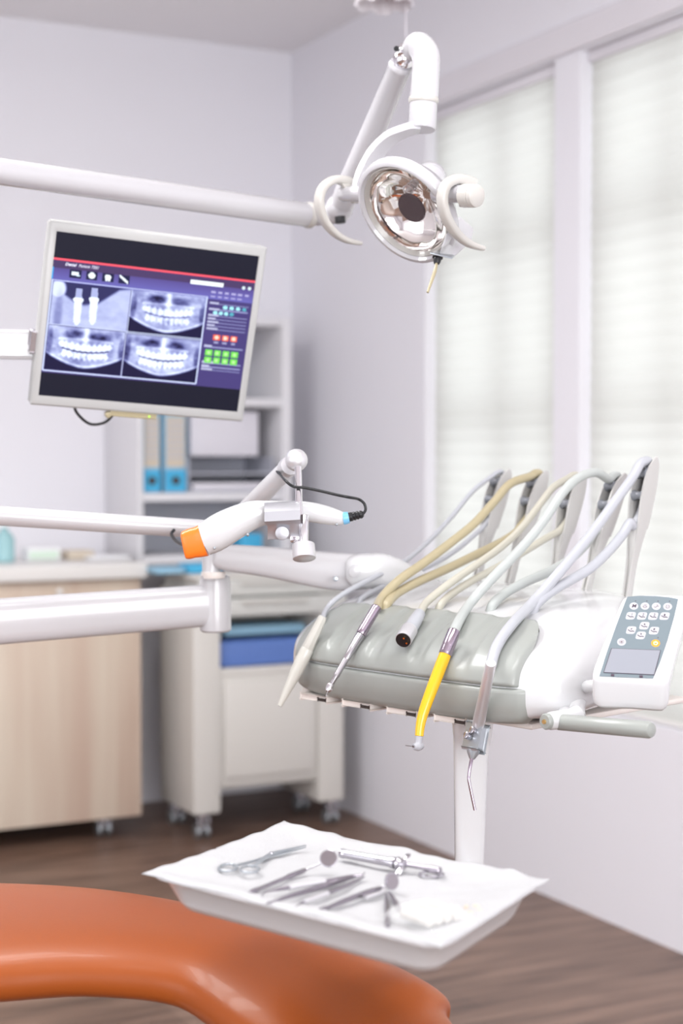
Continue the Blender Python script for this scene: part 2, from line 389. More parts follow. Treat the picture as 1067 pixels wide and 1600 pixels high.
def caster(T, x, y, h=.066, m='shelfback'):
    bm = NB(); cyl(bm, (x, y, h-.012), (x, y, h+.001), .02); cyl(bm, (x, y, .03), (x, y, h-.01), .008)
    box(bm, (x-.02, y-.012, .024), (x-.013, y+.026, h-.016), .002); box(bm, (x+.013, y-.012, .024), (x+.02, y+.026, h-.016), .002)
    c = T.part('caster', bm, 'steel')
    bm = NB(); cyl(bm, (x-.022, y+.01, .025), (x-.008, y+.01, .025), .0245, 24, .003); cyl(bm, (x+.008, y+.01, .025), (x+.022, y+.01, .025), .0245, 24, .003)
    T.part('wheel', bm, 'greymetal', parent=c)
for x, y in ((xr_-.11, yc+.05), (xr_-.11, YB-.1), (.65, yc+.05), (.65, YB-.1)): caster(T, x, y)
bm = NB(); box(bm, (.5, yc-.03, .836), (xr_+.014, YB-.002, .885), .006, 3)
solo('worktop', 'white rounded-edge worktop lying on the beech cabinet', 'worktop', bm, 'worktop', (1.15, yc+.2, .836), 'W')
def onwt(px, yy):      # x on the worktop seen at column px for world depth yy
    return yy*math.tan(YAW+math.atan((px-533.5)/F_PX))
# things on the worktop
x = onwt(6, 5.05)
T = Thing('pump_bottle', 'pale teal bottle on the worktop at the left picture edge', 'bottle', (x, 5.05, .886), 'W')
bm = NB(); lathe(bm, (x, 5.05, .886), (x, 5.05, 1), [(0, .028), (.004, .033), (.075, .033), (.095, .022), (.10, .012), (.112, .012)]); T.part('bottle_body', bm, 'teal')
bm = NB(); cyl(bm, (x, 5.05, .998), (x, 5.05, 1.012), .014, 20, .002); T.part('cap', bm, 'paper', label='white cap')
x = onwt(62, 5.1)
bm = NB(); box(bm, (x-.055, 5.05, .886), (x+.055, 5.13, .93), .004); box(bm, (x-.05, 5.047, .893), (x+.045, 5.0505, .918), .0, mi=1)
solo('glove_box', 'low white box with a pale green band beside the teal bottle', 'box', bm, ['paper', 'palegreen'], (x, 5.09, .886), 'W')
x = onwt(118, 5.12)
bm = NB(); box(bm, (x-.045, 5.06, .886), (x+.045, 5.16, .915), .004)
solo('tissue_box', 'small cream box in the middle of the worktop', 'box', bm, 'sand', (x, 5.1, .886), 'W')
x = onwt(165, 5.05)
bm = NB(); box(bm, (x-.07, 5.0, .886), (x+.07, 5.12, .898), .005, 3)
solo('shallow_dish', 'flat white dish near the right end of the worktop', 'dish', bm, 'paper', (x, 5.05, .886), 'W')

# ---------------- mobile trolley
tx0, tx1, ty0, ty1 = 1.869, 2.405, 4.70, 5.00
T = Thing('mobile_trolley', 'grey-white lacquered trolley on four casters beside the window wall', 'trolley', ((tx0+tx1)/2, (ty0+ty1)/2, 0), 'W')
lw = .095
for sx in (0, 1):
    a = tx0 if sx == 0 else tx1-lw
    bm = NB(); box(bm, (a, ty0, .085), (a+lw, ty1, .80), .008, 2); T.part('side_panel', bm, 'lacquer')
bm = NB(); box(bm, (tx0+lw, ty0+.012, .17), (tx1-lw, ty0+.03, .535), .003); box(bm, (tx0+lw, ty0+.03, .155), (tx1-lw, ty1-.01, .175)); box(bm, (tx0+lw, ty1-.03, .175), (tx1-lw, ty1-.01, .80))
box(bm, (tx0+lw, ty0+.008, .52), (tx1-lw, ty1-.01, .545), .002)
T.part('cupboard_body', bm, 'lacquer')
bm = NB(); box(bm, (tx0+lw+.012, ty0-.001, .195), (tx1-lw-.012, ty0+.011, .505), .004); T.part('door', bm, 'lacquer')
for i, (za, zb) in enumerate(((.715, .772), (.778, .832))):
    bm = NB(); box(bm, (tx0+.01, ty0-.03+.01*i, za), (tx1-.005, ty1-.02, zb), .006, 2); d = T.part('drawer', bm, 'lacquer2')
    bm = NB(); box(bm, (tx0+.15, ty0-.045+.01*i, zb-.014), (tx1-.15, ty0-.03+.01*i, zb-.006), .002); T.part('drawer_lip', bm, 'lacquer', parent=d)
bm = NB(); box(bm, (tx0-.004, ty0-.008, .833), (tx1+.004, ty1+.004, .85), .006, 2); T.part('top_board', bm, 'lacquer')
for x, y in ((tx0+.045, ty0+.035), (tx1-.03, ty0+.035), (tx0+.045, ty1-.04), (tx1-.03, ty1-.04)): caster(T, x, y, .086)
bm = NB(); box(bm, (tx0+.10, ty0+.03, .546), (tx1-.105, ty1-.06, .635), .012, 3)
for v in bm.verts:
    if v.co.z > .6: v.co.z += .008*math.sin(v.co.x*40)
solo('instrument_case', 'blue fabric case stowed in the open bay of the trolley', 'case', bm, 'blue', ((tx0+tx1)/2, ty0+.1, .546), 'W')
bm = NB(); box(bm, (tx0+.13, ty0+.05, .644), (tx1-.12, ty1-.07, .675), .006)
solo('folded_cloth', 'grey-blue folded cloth lying on the blue case', 'cloth', bm, 'paleblue', ((tx0+tx1)/2, ty0+.1, .644), 'W')
for i, (px, ww, m, h, yy, lb) in enumerate(((258, .05, 'paleblue', .022, 4.80, 'pale blue packet at the left end of the trolley top'), (312, .06, 'sky', .03, 4.79, 'bright blue packet on the trolley top behind the arm joint'), (392, .05, 'blue', .03, 4.85, 'dark blue packet on the trolley top behind the scanner'))):
    x = onwt(px, yy); bm = NB(); box(bm, (x-ww, yy-.05, .851), (x+ww, yy+.05, .851+h), .007, 2)
    solo('wrapped_packet', lb, 'packet', bm, m, (x, yy, .851), 'W')

# ---------------- wall shelf unit
sx0, sx1, sy0 = 1.795, 2.355, 5.0
T = Thing('shelf_unit', 'white open shelf unit behind the monitor in the room corner', 'shelf', ((sx0+sx1)/2, 5.15, .865), 'W')
bm = NB(); box(bm, (sx0, sy0, .865), (sx0+.02, YB-.002, 1.70), .002); T.part('side_panel', bm, 'shelf')
bm = NB(); box(bm, (sx1-.035, sy0, .865), (sx1, YB-.002, 1.70), .002); T.part('side_panel', bm, 'shelf')
bm = NB(); box(bm, (sx0+.02, YB-.012, .865), (sx1-.035, YB-.002, 1.70)); T.part('back_panel', bm, 'shelfback')
for z in (.865, 1.075, 1.395, 1.672):
    bm = NB(); box(bm, (sx0+.02, sy0+.004, z), (sx1-.035, YB-.012, z+.028), .002); T.part('shelf_board', bm, 'shelf')
for i, (pa, pb) in enumerate(((223, 251), (257, 291))):
    yy = sy0+.03; xa, xb = onwt(pa, yy), onwt(pb, yy); z0 = 1.104; h = .265
    B = Thing('label_binder', ['blue and cream binder on the shelf, left one of the pair', 'blue and cream binder on the shelf, right one of the pair'][i], 'binder', ((xa+xb)/2, yy, z0), 'W', 'binders on the wall shelf')
    bm = NB(); box(bm, (xa, yy, z0), (xb, yy+.22, z0+h), .003); B.part('cover', bm, 'paleblue')
    bm = NB(); box(bm, (xa+.006, yy-.002, z0+.085), (xb-.006, yy, z0+h-.012))
    for q in range(7): box(bm, (xa+.01, yy-.003, z0+.115+q*.019), (xb-.01, yy-.0021, z0+.123+q*.019), mi=1)
    B.part('spine_label', bm, ['sand', 'greycard'], label='cream printed label')
    bm = NB(); box(bm, (xa+.002, yy-.003, z0+.004), (xb-.002, yy, z0+.075)); B.part('spine_foot', bm, 'sky', label='bright blue patch')
    bm = NB(); cyl(bm, ((xa+xb)/2, yy-.006, z0+.04), ((xa+xb)/2, yy-.003, z0+.04), .014); B.part('finger_hole', bm, 'dark')
xa, xb = onwt(298, 5.05), onwt(404, 5.05)
bm = NB(); box(bm, (xa, 5.05, 1.226), (xb, 5.25, 1.38), .004)
solo('storage_box', 'plain white box standing on the grey document trays', 'box', bm, 'lilaccard', ((xa+xb)/2, 5.15, 1.226), 'W')
xa, xb = onwt(294, 5.02), onwt(428, 5.02)
T = Thing('document_tray', 'grey two-tier document tray on the shelf right of the binders', 'tray', ((xa+xb)/2, 5.1, 1.104), 'W')
for q in range(2):
    z0 = 1.104+.06*q; bm = NB(); box(bm, (xa, 5.02, z0), (xb, 5.27, z0+.006)); box(bm, (xa, 5.02, z0+.006), (xa+.005, 5.27, z0+.06)); box(bm, (xb-.005, 5.02, z0+.006), (xb, 5.27, z0+.06)); box(bm, (xa+.005, 5.262, z0+.006), (xb-.005, 5.27, z0+.06))
    T.part('tier', bm, 'greycard')
bm = NB(); box(bm, (xa+.02, 5.025, 1.111), (xb-.02, 5.25, 1.135), .002); solo('paper_stack', 'stack of white paper in the lower document tray', 'paper', bm, 'lilaccard', ((xa+xb)/2, 5.12, 1.111), 'W')
xa, xb = onwt(376, 5.03), onwt(410, 5.03)
bm = NB(); box(bm, (xa, 5.03, .894), (xb, 5.1, .96), .004); solo('small_carton', 'bright blue carton on the lowest shelf behind the scanner', 'box', bm, 'sky', ((xa+xb)/2, 5.06, .894), 'W')
xa, xb = sx0+.0215, sx0+.031
bm = NB(); box(bm, (xa, 5.06, 1.104), (xb, 5.2, 1.36), .001); solo('notebook', 'thin blue notebook upright left of the binders', 'book', bm, 'paleblue', (xa, 5.1, 1.104), 'W')

# ================================================================== DENTAL UNIT
T = DU = Thing('delivery_unit', 'white dental delivery unit with grey instrument pad and swing arms', 'dental unit', W(0, -.22, 0))
SEC = [(-.12, -.004), (-.02, .000), (.002, .016), (.004, .05), (-.008, .075), (-.045, .098), (-.12, .124), (-.22, .143), (-.33, .150), (-.43, .141), (-.475, .11), (-.485, .06), (-.45, .012), (-.30, -.004)]
KS = 6; SECP = crom(SEC, KS, True)        # 84 points
CS = np.array((-.22, .055)); S0, S1 = -.352, .268
def shrink(s):
    c = (S0+S1)/2; h = (S1-S0)/2; a = min(abs(s-c)/h, 1.0)
    ef = (1-a**4.6)**(1/2.6); ez = (1-a**4.2)**(1/2.6)
    return max(ef, .02), max(ez, .02)
def surf(s, t, off=0.0):
    i = int(t) % len(SECP); j = (i+1) % len(SECP); q = t-int(t)
    p = SECP[i]*(1-q)+SECP[j]*q; tg = SECP[j]-SECP[i]; nn = np.array((tg[1], -tg[0])); nn = nn/np.linalg.norm(nn)
    ef, ez = shrink(s); p = CS+(p-CS)*np.array((ef, ez)) - nn*(-off)
    return W(s + .27*(p[0]+.04), p[0], p[1])
bm = NB(); NSS = 56; rings = []
for i in range(NSS+1):
    s = (S0+S1)/2 - (S1-S0)/2*math.cos(math.pi*i/NSS)
    rings.append([bm.verts.new(surf(s, j)) for j in range(len(SECP))])
for a, b_ in zip(rings[:-1], rings[1:]):
    for j in range(len(SECP)): bm.faces.new((a[j], a[(j+1) % len(SECP)], b_[(j+1) % len(SECP)], b_[j]))
bm.faces.new(rings[0]); bm.faces.new(rings[-1])
T.part('shell', bm, 'shell', label='white glossy housing', angle=80)
# grey pad with grooves, follows the front of the shell
SI = [-.268, -.178, -.092, -.008, .076]
PA, PB_ = -.282, .168
def pad_part(name, ta, tb, thick, groove, sa, sb, na=180, nb=36, corner=.05):
    bm = NB(); g = []
    for i in range(na+1):
        row = []; a = i/na
        for j in range(nb+1):
            q = j/nb; s = sa+(sb-sa)*a; tt = ta+(tb-ta)*q
            # rounded upper corners
            dy = (1-q)*.14; dxx = min(s-sa, sb-s)
            if dy < corner and dxx < corner:
                rr = math.hypot(corner-dy, corner-dxx)
                if rr > corner:
                    k = corner/rr; ndx = corner-(corner-dxx)*k; ndy = corner-(corner-dy)*k
                    s = sa+ndx if s-sa < sb-s else sb-ndx; tt = ta+(tb-ta)*(1-ndy/.14)
            e = min(min(s-sa, sb-s)/.012, (1-q)/.06, q/.06 if name == 'rest_pad' else 1, 1.0)
            off = thick*math.sqrt(max(0, 1-(1-max(e, 0))**2)) - .0035*(1 if e <= 0 else 0)
            if groove:
                for sc in SI:
                    dd = abs(s-sc); wv = max(0, min(1, (q-.12)/.3))
                    off -= .0048*math.exp(-(dd/.0125)**4)*wv*max(min(e*1.2, 1), 0)
            row.append(bm.verts.new(surf(s, tt, off)))
        g.append(row)
    for i in range(na):
        for j in range(nb): bm.faces.new((g[i][j], g[i+1][j], g[i+1][j+1], g[i][j+1]))
    return bm
T.part('rest_pad', pad_part('rest_pad', 2.9*KS, 6.0*KS, .0085, True, PA, PB_), 'pad', label='grey grooved silicone pad', angle=80)
T.part('edge_strip', pad_part('edge_strip', 1.0*KS, 2.95*KS, .0065, False, PA, PB_+.01, 60, 14, .012), 'pad', label='grey lower edge strip', angle=80)
# underside plate, tabs and sockets
bm = NB(); prism(bm, [W(-.29, -.045, -.003), W(.17, -.045, -.003), W(.17, -.40, -.003), W(-.29, -.40, -.003)], Vector((0, 0, -.009)), .004)
T.part('base_plate', bm, 'beige', label='beige underside plate')
for q in range(4):
    s = -.215+q*.092; bm = NB(); obox(bm, W(s, -.022, -.006), UX, FX, ZX, (.058, .034, .008), .003); tb = T.part('underside_tab', bm, 'beige')
    bm = NB(); obox(bm, W(s+.018, -.006, -.0075), UX, FX, ZX, (.018, .004, .004), .0015); T.part('socket', bm, 'dark', parent=tb)
# instrument holders with rollers
HT = [(782, 736), (840, 738), (899, 741), (962, 742), (1010, 719)]
HB = [(742, 892), (792, 915), (860, 905), (912, 925), (978, 932)]
hold_tip = []
for i, s in enumerate(SI):
    tp = us(*HT[i], s); bs = us(*HB[i], s); bs.z = min(bs.z, UO.z+.135)
    hold_tip.append((tp, bs))
    d = tp-bs; L = d.length; d = d/L; side = UX; fr = side.cross(d); fr = -fr if fr.dot(FX) < 0 else fr
    bm = NB()
    P = lambda t, f=0, u=0: bs + d*(L*t) + fr*f + side*u
    # slim stem then two cheeks
    sweep(bm, [P(-.06, -.004), P(.12, -.004), P(.30, -.002), P(.42, .002), P(.50, .003)], [(.0045, .006), (.0045, .006), (.0055, .007), (.007, .0075), (.008, .007)], 14, 4, up=fr, sq=3)
    for sg in (-1, 1):
        rws = []
        for tt, f0, f1, uu in crom([(.0, -.005, .005, .0035), (.25, -.006, .006, .0045), (.42, -.009, .008, .007), (.56, -.013, .011, .0095), (.70, -.017, .014, .0105), (.84, -.019, .012, .0105), (.94, -.0185, .006, .0105), (1.0, -.016, -.002, .0105), (1.03, -.012, -.006, .0105)], 4):
            rws.append([P(tt, f0, sg*(uu-.0014)), P(tt, f0, sg*(uu+.0014)), P(tt, (f0+f1)/2, sg*(uu+.0022)), P(tt, f1, sg*(uu+.0014)), P(tt, f1, sg*(uu-.0014))])
        loft(bm, rws, True, True)
    sweep(bm, [P(.52, -.013), P(.70, -.018), P(.88, -.020), P(.99, -.017)], [(.011, .0022)]*4, 12, 3, up=fr, sq=4)
    h = T.part('instrument_arm', bm, 'holder')
    for t, f in ((.90, .003), (.74, .006)):
        bm = NB(); c = P(t, f)
        lathe(bm, c-side*.0095, c+side*.0095, [(0, .0085), (.002, .0085), (.006, .0062), (.013, .0062), (.017, .0085), (.019, .0085)], 20); T.part('roller', bm, 'roller', parent=h, label='dark grey hose roller')
# handle bar and hub
ha, hb = uf(868, 1128, .01), None
ha = V(872, 1128, 2.04); hb = V(1020, 1141, 1.93)
bm = NB(); L = (hb-ha).length
lathe(bm, ha, hb, [(0, .0095), (.002, .0105), (L-.006, .0105), (L-.002, .0088), (L, .005)], 28); T.part('handle_grip', bm, 'pad', label='grey rubber handle bar')
hc = V(856, 1127, 2.03)
bm = NB(); ax = (FX*.9+UX*-.1).normalized(); lathe(bm, hc-ax*.05, hc, [(0, .016), (.012, .0125), (.046, .0115), (.05, .010)], 26)
sweep(bm, [hc-ax*.02, hc+(ha-hc)*.5-ax*.012, ha+(hb-ha)*.04], [.0115, .0115, .0105], 18, 4)
sweep(bm, [hc-ax*.05, V(905, 1095, 2.09), V(940, 1055, 2.12)], [.013, .010, .008], 14, 5)
sweep(bm, [hc-ax*.035, hc-ax*.06-UX*.03, hc-ax*.10-UX*.09], [.012, .013, .013], 14, 4)
hub = T.part('handle_hub', bm, 'shell', label='white handle bracket')
bm = NB(); lathe(bm, hc, hc+ax*.006, [(0, .0105), (.004, .0105), (.006, .009)], 24); T.part('hub_cap', bm, 'pad', parent=hub)
bm = NB(); lathe(bm, hc+ax*.0055, hc+ax*.008, [(0, .0032), (.0025, .0028)], 16); T.part('hub_screw', bm, 'gold', parent=hub)
# column under the unit, arm under the tray
pt, pb = V(738, 1120, 2.19), V(733, 1352, 2.19); pb.x = pt.x-.004; pb.y = pt.y
bm = NB(); pb.z = .640
sweep(bm, [pt+Vector((0, 0, .02)), pt+Vector((0, 0, -.02)), pt+Vector((-.002, 0, -.06)), pb], [(.030, .034), (.027, .022), (.0235, .014), (.0195, .013)], 24, 6, up=(0, 1, 0), sq=4)
T.part('tray_post', bm, 'shell', label='white flat post under the unit')
TC = VZ(545, 1385, .74)
bm = NB(); sweep(bm, [pb+Vector((0, 0, .006)), pb+Vector((-.01, -.05, .006)), Vector((TC.x+.10, TC.y+.22, .672)), Vector((TC.x+.03, TC.y+.06, .704)), Vector((TC.x, TC.y, .706))], [(.016, .007)]*5, 16, 4, up=(0, 0, 1), sq=4)
lathe(bm, Vector((TC.x, TC.y, .699)), Vector((TC.x, TC.y, .719)), [(0, .03), (.004, .036), (.016, .05), (.0195, .05)], 28)
T.part('tray_arm', bm, 'shell')
# support arms
EY = Vector((0, 1, 0))
jx = V(333, 930, 2.62)
bm = NB()
lathe(bm, V(337, 987, 2.62), V(336, 900, 2.62), [(0, .022), (.003, .0255), (.082, .0255), (.09, .024), (.093, .017)], 28)
J1 = V(337, 945, 2.62)
pr_, pl_ = V(322, 946, 2.62), V(0, 971, 2.52); farl = pr_ + (pl_-pr_)*(1+.50/(pl_-pr_).length)
sweep(bm, [farl, pl_, pr_], [(.026, .037), (.026, .036), (.025, .034)], 26, 0, up=(0, 0, 1), sq=3.4)
T.part('swing_arm', bm, 'enamel')
bm = NB(); lathe(bm, V(330, 905, 2.60), V(330, 866, 2.60), [(0, .0165), (.006, .0172), (.008, .0148), (.036, .0148), (.041, .013)], 26)
T.part('arm_joint', bm, 'enamel')
bm = NB(); lathe(bm, V(333, 903, 2.60), V(333, 893, 2.60), [(0, .019), (.003, .0195), (.009, .0195), (.0103, .019)], 26); T.part('joint_ring', bm, 'beige')
bm = NB(); A0, A1 = V(335, 868, 2.60), V(575, 893, 2.56)
sweep(bm, [A0, V(352, 871, 2.60), V(420, 878, 2.59), V(520, 892, 2.57), A1], [(.018, .016), (.02, .021), (.022, .0245), (.024, .030), (.024, .028)], 22, 5, up=(0, 0, 1), sq=4)
sa = T.part('spring_arm', bm, 'enamel')
bm = NB(); sweep(bm, [V(541, 892, 2.545), V(549, 892, 2.545), V(575, 892, 2.55), V(612, 897, 2.56), W(-.22, -.33, .11)], [(.012, .013), (.024, .024), (.028, .028), (.028, .027), (.025, .018)], 24, 5, up=(0, 0, 1), sq=3.2); T.part('arm_end_cover', bm, 'shell')
for p, r in (((554, 893), .0095), ((524, 905), .004)):
    bm = NB(); c = V(*p, 2.515); cyl(bm, c+EY*.02, c-EY*.0015, r, 24, .0005); T.part('pivot_cap', bm, 'enamel' if r > .005 else 'greymetal', parent=sa)
# keypad console
kBL, kBR, kTL = V(925, 1061, 1.985), V(1046, 1066, 1.965), V(974, 931, 2.055)
kx = (kBR-kBL).normalized(); kn = (kBR-kBL).cross(kTL-kBL).normalized(); kn = kn if kn.y < 0 else -kn
ky = kn.cross(kx); ky = ky if ky.z > 0 else -ky
def KP(px, py, off=0.0): return plane_hit(px, py, kBL, kn) + kn*off
face = [(925, 1061), (1046, 1067), (1079, 937), (1074, 931), (1020, 928), (980, 930), (972, 935), (945, 1000)]
low = Vector((.001, .006, -.0365))
bm = NB()
kface = [(926, 1050), (930, 1059), (945, 1062), (985, 1064), (1030, 1067), (1041, 1064), (1048, 1053), (1061, 1005), (1078, 945), (1077, 935), (1068, 930.5), (1040, 928.5), (1020, 928), (990, 929.5), (978, 932), (971, 939), (955, 975), (938, 1015)]
KC = KP(1003, 1000)
ring_ = [Vector(p) for p in crom([list(KP(*p)) for p in kface], 3, True)]
hh = [max(0.0, min(1.0, ((KP(1000, 1046)-p).dot(ky))/.012)) for p in ring_]
def klay(inset, dep):
    out = []
    for p, w_ in zip(ring_, hh):
        dr = (KC-p).normalized()
        out.append(p + dr*inset + (low/low.length*w_*dep*1.05 + (-kn)*(1-w_)*dep*.8))
    return out
loft(bm, [klay(.004, -.0002), klay(.0018, .0006), klay(.0004, .0026), klay(0, .0055), klay(.0, .026), klay(.0015, .033), klay(.005, .0385), klay(.012, .0415), klay(.02, .042)], True, True)
key = T.part('keypad', bm, 'shell', label='white tilted control console', angle=75)
bm = NB(); gf = [(980, 933), (1000, 931.5), (1025, 932), (1047, 934), (1059.5, 936.5), (1053, 965), (1043, 1000), (1031, 1035), (1020, 1060.5), (978, 1059), (936, 1057), (948, 1020), (962, 980)]
prism(bm, [KP(*p, .0003) for p in gf], kn*.0006); T.part('key_panel', bm, 'keyface', parent=key, label='slate blue membrane panel')
def disc(c, r, off, n=20): return [KP(*c, off)+kx*(r*math.cos(2*math.pi*j/n))+ky*(r*math.sin(2*math.pi*j/n)) for j in range(n)]
def squircle(c, r, off, n=24):
    out = []
    for j in range(n):
        a = 2*math.pi*j/n; ca, sa_ = math.cos(a), math.sin(a); ca = math.copysign(abs(ca)**.5, ca); sa_ = math.copysign(abs(sa_)**.5, sa_)
        out.append(KP(*c, off)+kx*(r*(ca+.22*sa_))+ky*(r*sa_))
    return out
rnd = [(990.2, 947.6), (1007.6, 947.6), (1025.2, 948), (1043, 948.4)]
sqr = [(985.4, 962.7), (1003, 963), (1020.4, 963.3), (1038.2, 963.3), (1006.6, 978.2), (986, 985.2), (1021.7, 986), (1001, 993.4)]
KB = .00095; KI = .00115
for i, c in enumerate(rnd + [(971, 1003.6), (1024.2, 1005.6)]):
    yel = i == 5; bm = NB(); prism(bm, disc(c, .0056, KB), -kn*.0002)
    bt = T.part('button', bm, 'keyyellow' if yel else 'key', parent=key, label='amber power button' if yel else None)
    o = KP(*c, KI); bm2 = bt.data
    bm = bmesh.new(); bm.from_mesh(bm2)
    org = -DU.origin
    def tri(pts, mi): f = bm.faces.new([bm.verts.new(p+org) for p in pts]); f.material_index = mi
    def line(p, q, wdt, mi=1):
        p = o+kx*p[0]*.001+ky*p[1]*.001; q = o+kx*q[0]*.001+ky*q[1]*.001; dn = (q-p).normalized().cross(kn)*wdt*.001/2
        tri([p+dn, q+dn, q-dn, p-dn], mi)
    if i == 0: text_into(bm, 'M', o+org, kx, ky, .0072, 1, .25, 'CENTER', .02)
    elif i == 1:
        line((-2.6, -.3), (2.6, -.3), .5); line((-2.6, -.3), (-1.4, -2.6), .5); line((2.6, -.3), (1.4, -2.6), .5); line((-1.4, -2.6), (1.4, -2.6), .5); line((-.8, .8), (-.2, 2.6), .6); line((.9, .8), (1.4, 2.6), .6)
    elif i == 2: line((-3, -.6), (-.8, -2.0), .5); line((-.8, -2), (.6, .2), .5); line((.6, .2), (2.6, -.4), .5); line((2.6, -.4), (1.4, 2.3), .5); line((1.4, 2.3), (-.4, 1.4), .4)
    elif i == 3: line((-1.8, -2.4), (1.6, -2.4), .5); line((-1.8, -2.4), (-2.0, .6), .5); line((1.6, -2.4), (2.2, .8), .5); line((-2, .6), (-.6, 2.6), .5); line((2.2, .8), (.6, 2.4), .5); line((-.4, -.2), (.8, .9), .4)
    elif i == 4:
        for q in range(8):
            a = q*math.pi/4; line((1.5*math.cos(a), 1.5*math.sin(a)), (3.3*math.cos(a), 3.3*math.sin(a)), .45)
        tri([o+kx*.001*math.cos(q*math.pi/4)+ky*.001*math.sin(q*math.pi/4) for q in range(8)], 1)
    else:
        for q in range(10):
            a = math.pi/2+.6+q*.53; b2 = a+.53
            if q < 9.5: line((2.3*math.cos(a), 2.3*math.sin(a)), (2.3*math.cos(b2), 2.3*math.sin(b2)), .7)
        line((0, .4), (0, 3.0), .7)
    bm.to_mesh(bm2); bm.free(); bm2.materials.append(M['ink' if i == 0 else ('gold' if yel else 'inkred')])
for i, c in enumerate(sqr):
    bm = NB(); prism(bm, squircle(c, .0058, KB), -kn*.0002); bt = T.part('button', bm, 'key', parent=key)
    o = KP(*c, KI); bm2 = bt.data; bm = bmesh.new(); bm.from_mesh(bm2); org = -DU.origin
    for p, q in (((-4, .6), (-2.4, -.6)), ((-2.4, -.9), (-.2, -2.0)), ((-.2, -2), (1.6, -1.1)), ((1.6, -1.1), (3.8, -2.2))):
        p = o+kx*p[0]*.001+ky*p[1]*.001; q = o+kx*q[0]*.001+ky*q[1]*.001; dn = (q-p).normalized().cross(kn)*.0011/2
        f = bm.faces.new([bm.verts.new(v+org) for v in (p+dn, q+dn, q-dn, p-dn)]); f.material_index = 1
    if i < 3: text_into(bm, str(i+1), o+kx*.0012+ky*.0020+org, kx, ky, .0058, 1, .15, 'CENTER')
    else:
        arr = {3: [(-.6, 3.6), (1.2, 3.0), (.8, .2), (-1.2, -.4)], 4: [(0, 3.8), (1.4, 1.8), (.5, .2), (-.7, 1.8)], 5: [(1.8, 3.2), (-.2, 2.4), (-.8, .2), (.8, 1.4)], 6: [(-.6, 3.4), (1.6, 3.4), (1, 1.2), (-.8, .2)], 7: [(-.5, 3.6), (1.0, 3.2), (1.2, 1.6), (0, .1)]}[i]
        f = bm.faces.new([bm.verts.new(o+kx*a*.001+ky*b_*.001+org) for a, b_ in arr]); f.material_index = 1
    bm.to_mesh(bm2); bm.free(); bm2.materials.append(M['ink'])
bm = NB()
for c in ((993, 939.6), (1010.5, 939.7), (1028, 940), (1046, 940), (1028, 997)): prism(bm, disc(c, .0008, KB, 8), -kn*.0002)
T.part('indicator', bm, 'ink', parent=key)
bm = NB(); prism(bm, [KP(*p, .0009) for p in ((955, 1013.5), (1032.5, 1016.5), (1022.5, 1055.8), (942.5, 1052))], kn*.0004, .0003)
T.part('display_rim', bm, 'ink', parent=key)
bm = NB(); prism(bm, [KP(*p, .0013) for p in ((955.9, 1014.4), (1031.4, 1017.4), (1021.7, 1054.9), (943.7, 1051.3))], kn*.0005); T.part('display', bm, 'lcd', parent=key, label='blank pale display')
for c in ((957, 1055.6), (1001.5, 1057.8)):
    bm = NB(); obox(bm, KP(*c, .001), kx, ky, kn, (.0042, .0030, .0014), .0004); T.part('display_clip', bm, 'ink', parent=key)
bm = NB(); c = V(1043, 1083, 1.975); obox(bm, c, kx, ZX, kn, (.012, .024, .004), .0018, 3); 
bm.free()
bm = NB(); sweep(bm, [V(905, 1075, 2.13), V(925, 1072, 2.06), V(950, 1070, 2.02)], [.010, .0085, .008], 16, 3); T.part('keypad_bracket', bm, 'shell')

from mathutils.bvhtree import BVHTree
DEP = bpy.context.evaluated_depsgraph_get(); BV = []
for o_ in DU.root.children:
    if o_.name.split('.')[0] in ('shell', 'rest_pad', 'edge_strip'):
        BV.append(BVHTree.FromPolygons([v.co + DU.origin for v in o_.data.vertices], [tuple(p_.vertices) for p_ in o_.data.polygons]))
def rest(px, py, s, r=.009, reach=None):
    """point of the plane s= const seen at this pixel, kept at least r clear of the housing"""
    p = us(px, py, s); d = (p-CAMP).normalized(); t = (p-CAMP).length
    for bv in BV:
        h = bv.ray_cast(CAMP, d)
        if h[0] is not None: t = min(t, h[3]-r/max(.35, abs(d.dot(h[1]))))
    q = CAMP+d*t
    for _ in range(6):
        for bv in BV:
            h = bv.find_nearest(q)
            if h[0] is not None and h[3] < r and (q-h[0]).length < r: q = CAMP + d*((q-CAMP).length-(r-h[3])-.0008)
    return q
def straight(pa, pb, s, ra, rb):
    a, b_ = rest(*pa, s, ra), rest(*pb, s, rb)
    for _ in range(80):
        ok = True
        for k in range(1, 12):
            q = a+(b_-a)*(k/12); rr = ra+(rb-ra)*(k/12)
            for bv in BV:
                h = bv.find_nearest(q)
                if h[0] is not None and (h[3] < rr*.9 or (q-h[0]).dot(h[1]) < 0 and h[3] < .06): ok = False
        if ok: break
        a = a+(CAMP-a).normalized()*.0012; b_ = b_+(CAMP-b_).normalized()*.0012
    return a, b_
# ---------------- the five instruments with their hoses
def path_s(s, pts): return [us(px, py, s) for px, py in pts]
def hose(TT, i, upper, lower, r, m, r2=None):
    s = SI[i]; tp, bs = hold_tip[i]
    d = (tp-bs); P = lambda t, f: bs + d*t + FX*f
    up = [rest(px, py, s, r+.001) for px, py in upper]; lo = [rest(px, py, s, r+.0005) for px, py in lower]
    pts = up + [P(.965, .016), P(.99, .006), P(.985, -.006), P(.90, -.012), P(.74, -.012), P(.62, -.006), P(.53, .008)] + lo
    # finish inside the shell under the pad edge
    pts = pts[:-1]; e = lo[-2]; pts.append(e + FX*.010 + Vector((0, 0, -.014))); pts.append(e + FX*.016 + Vector((0, 0, -.026)))
    bm = NB(); sweep(bm, pts, r, 14, 5); return TT.part('hose', bm, m)
def org(p): return Vector((p.x, p.y, p.z))
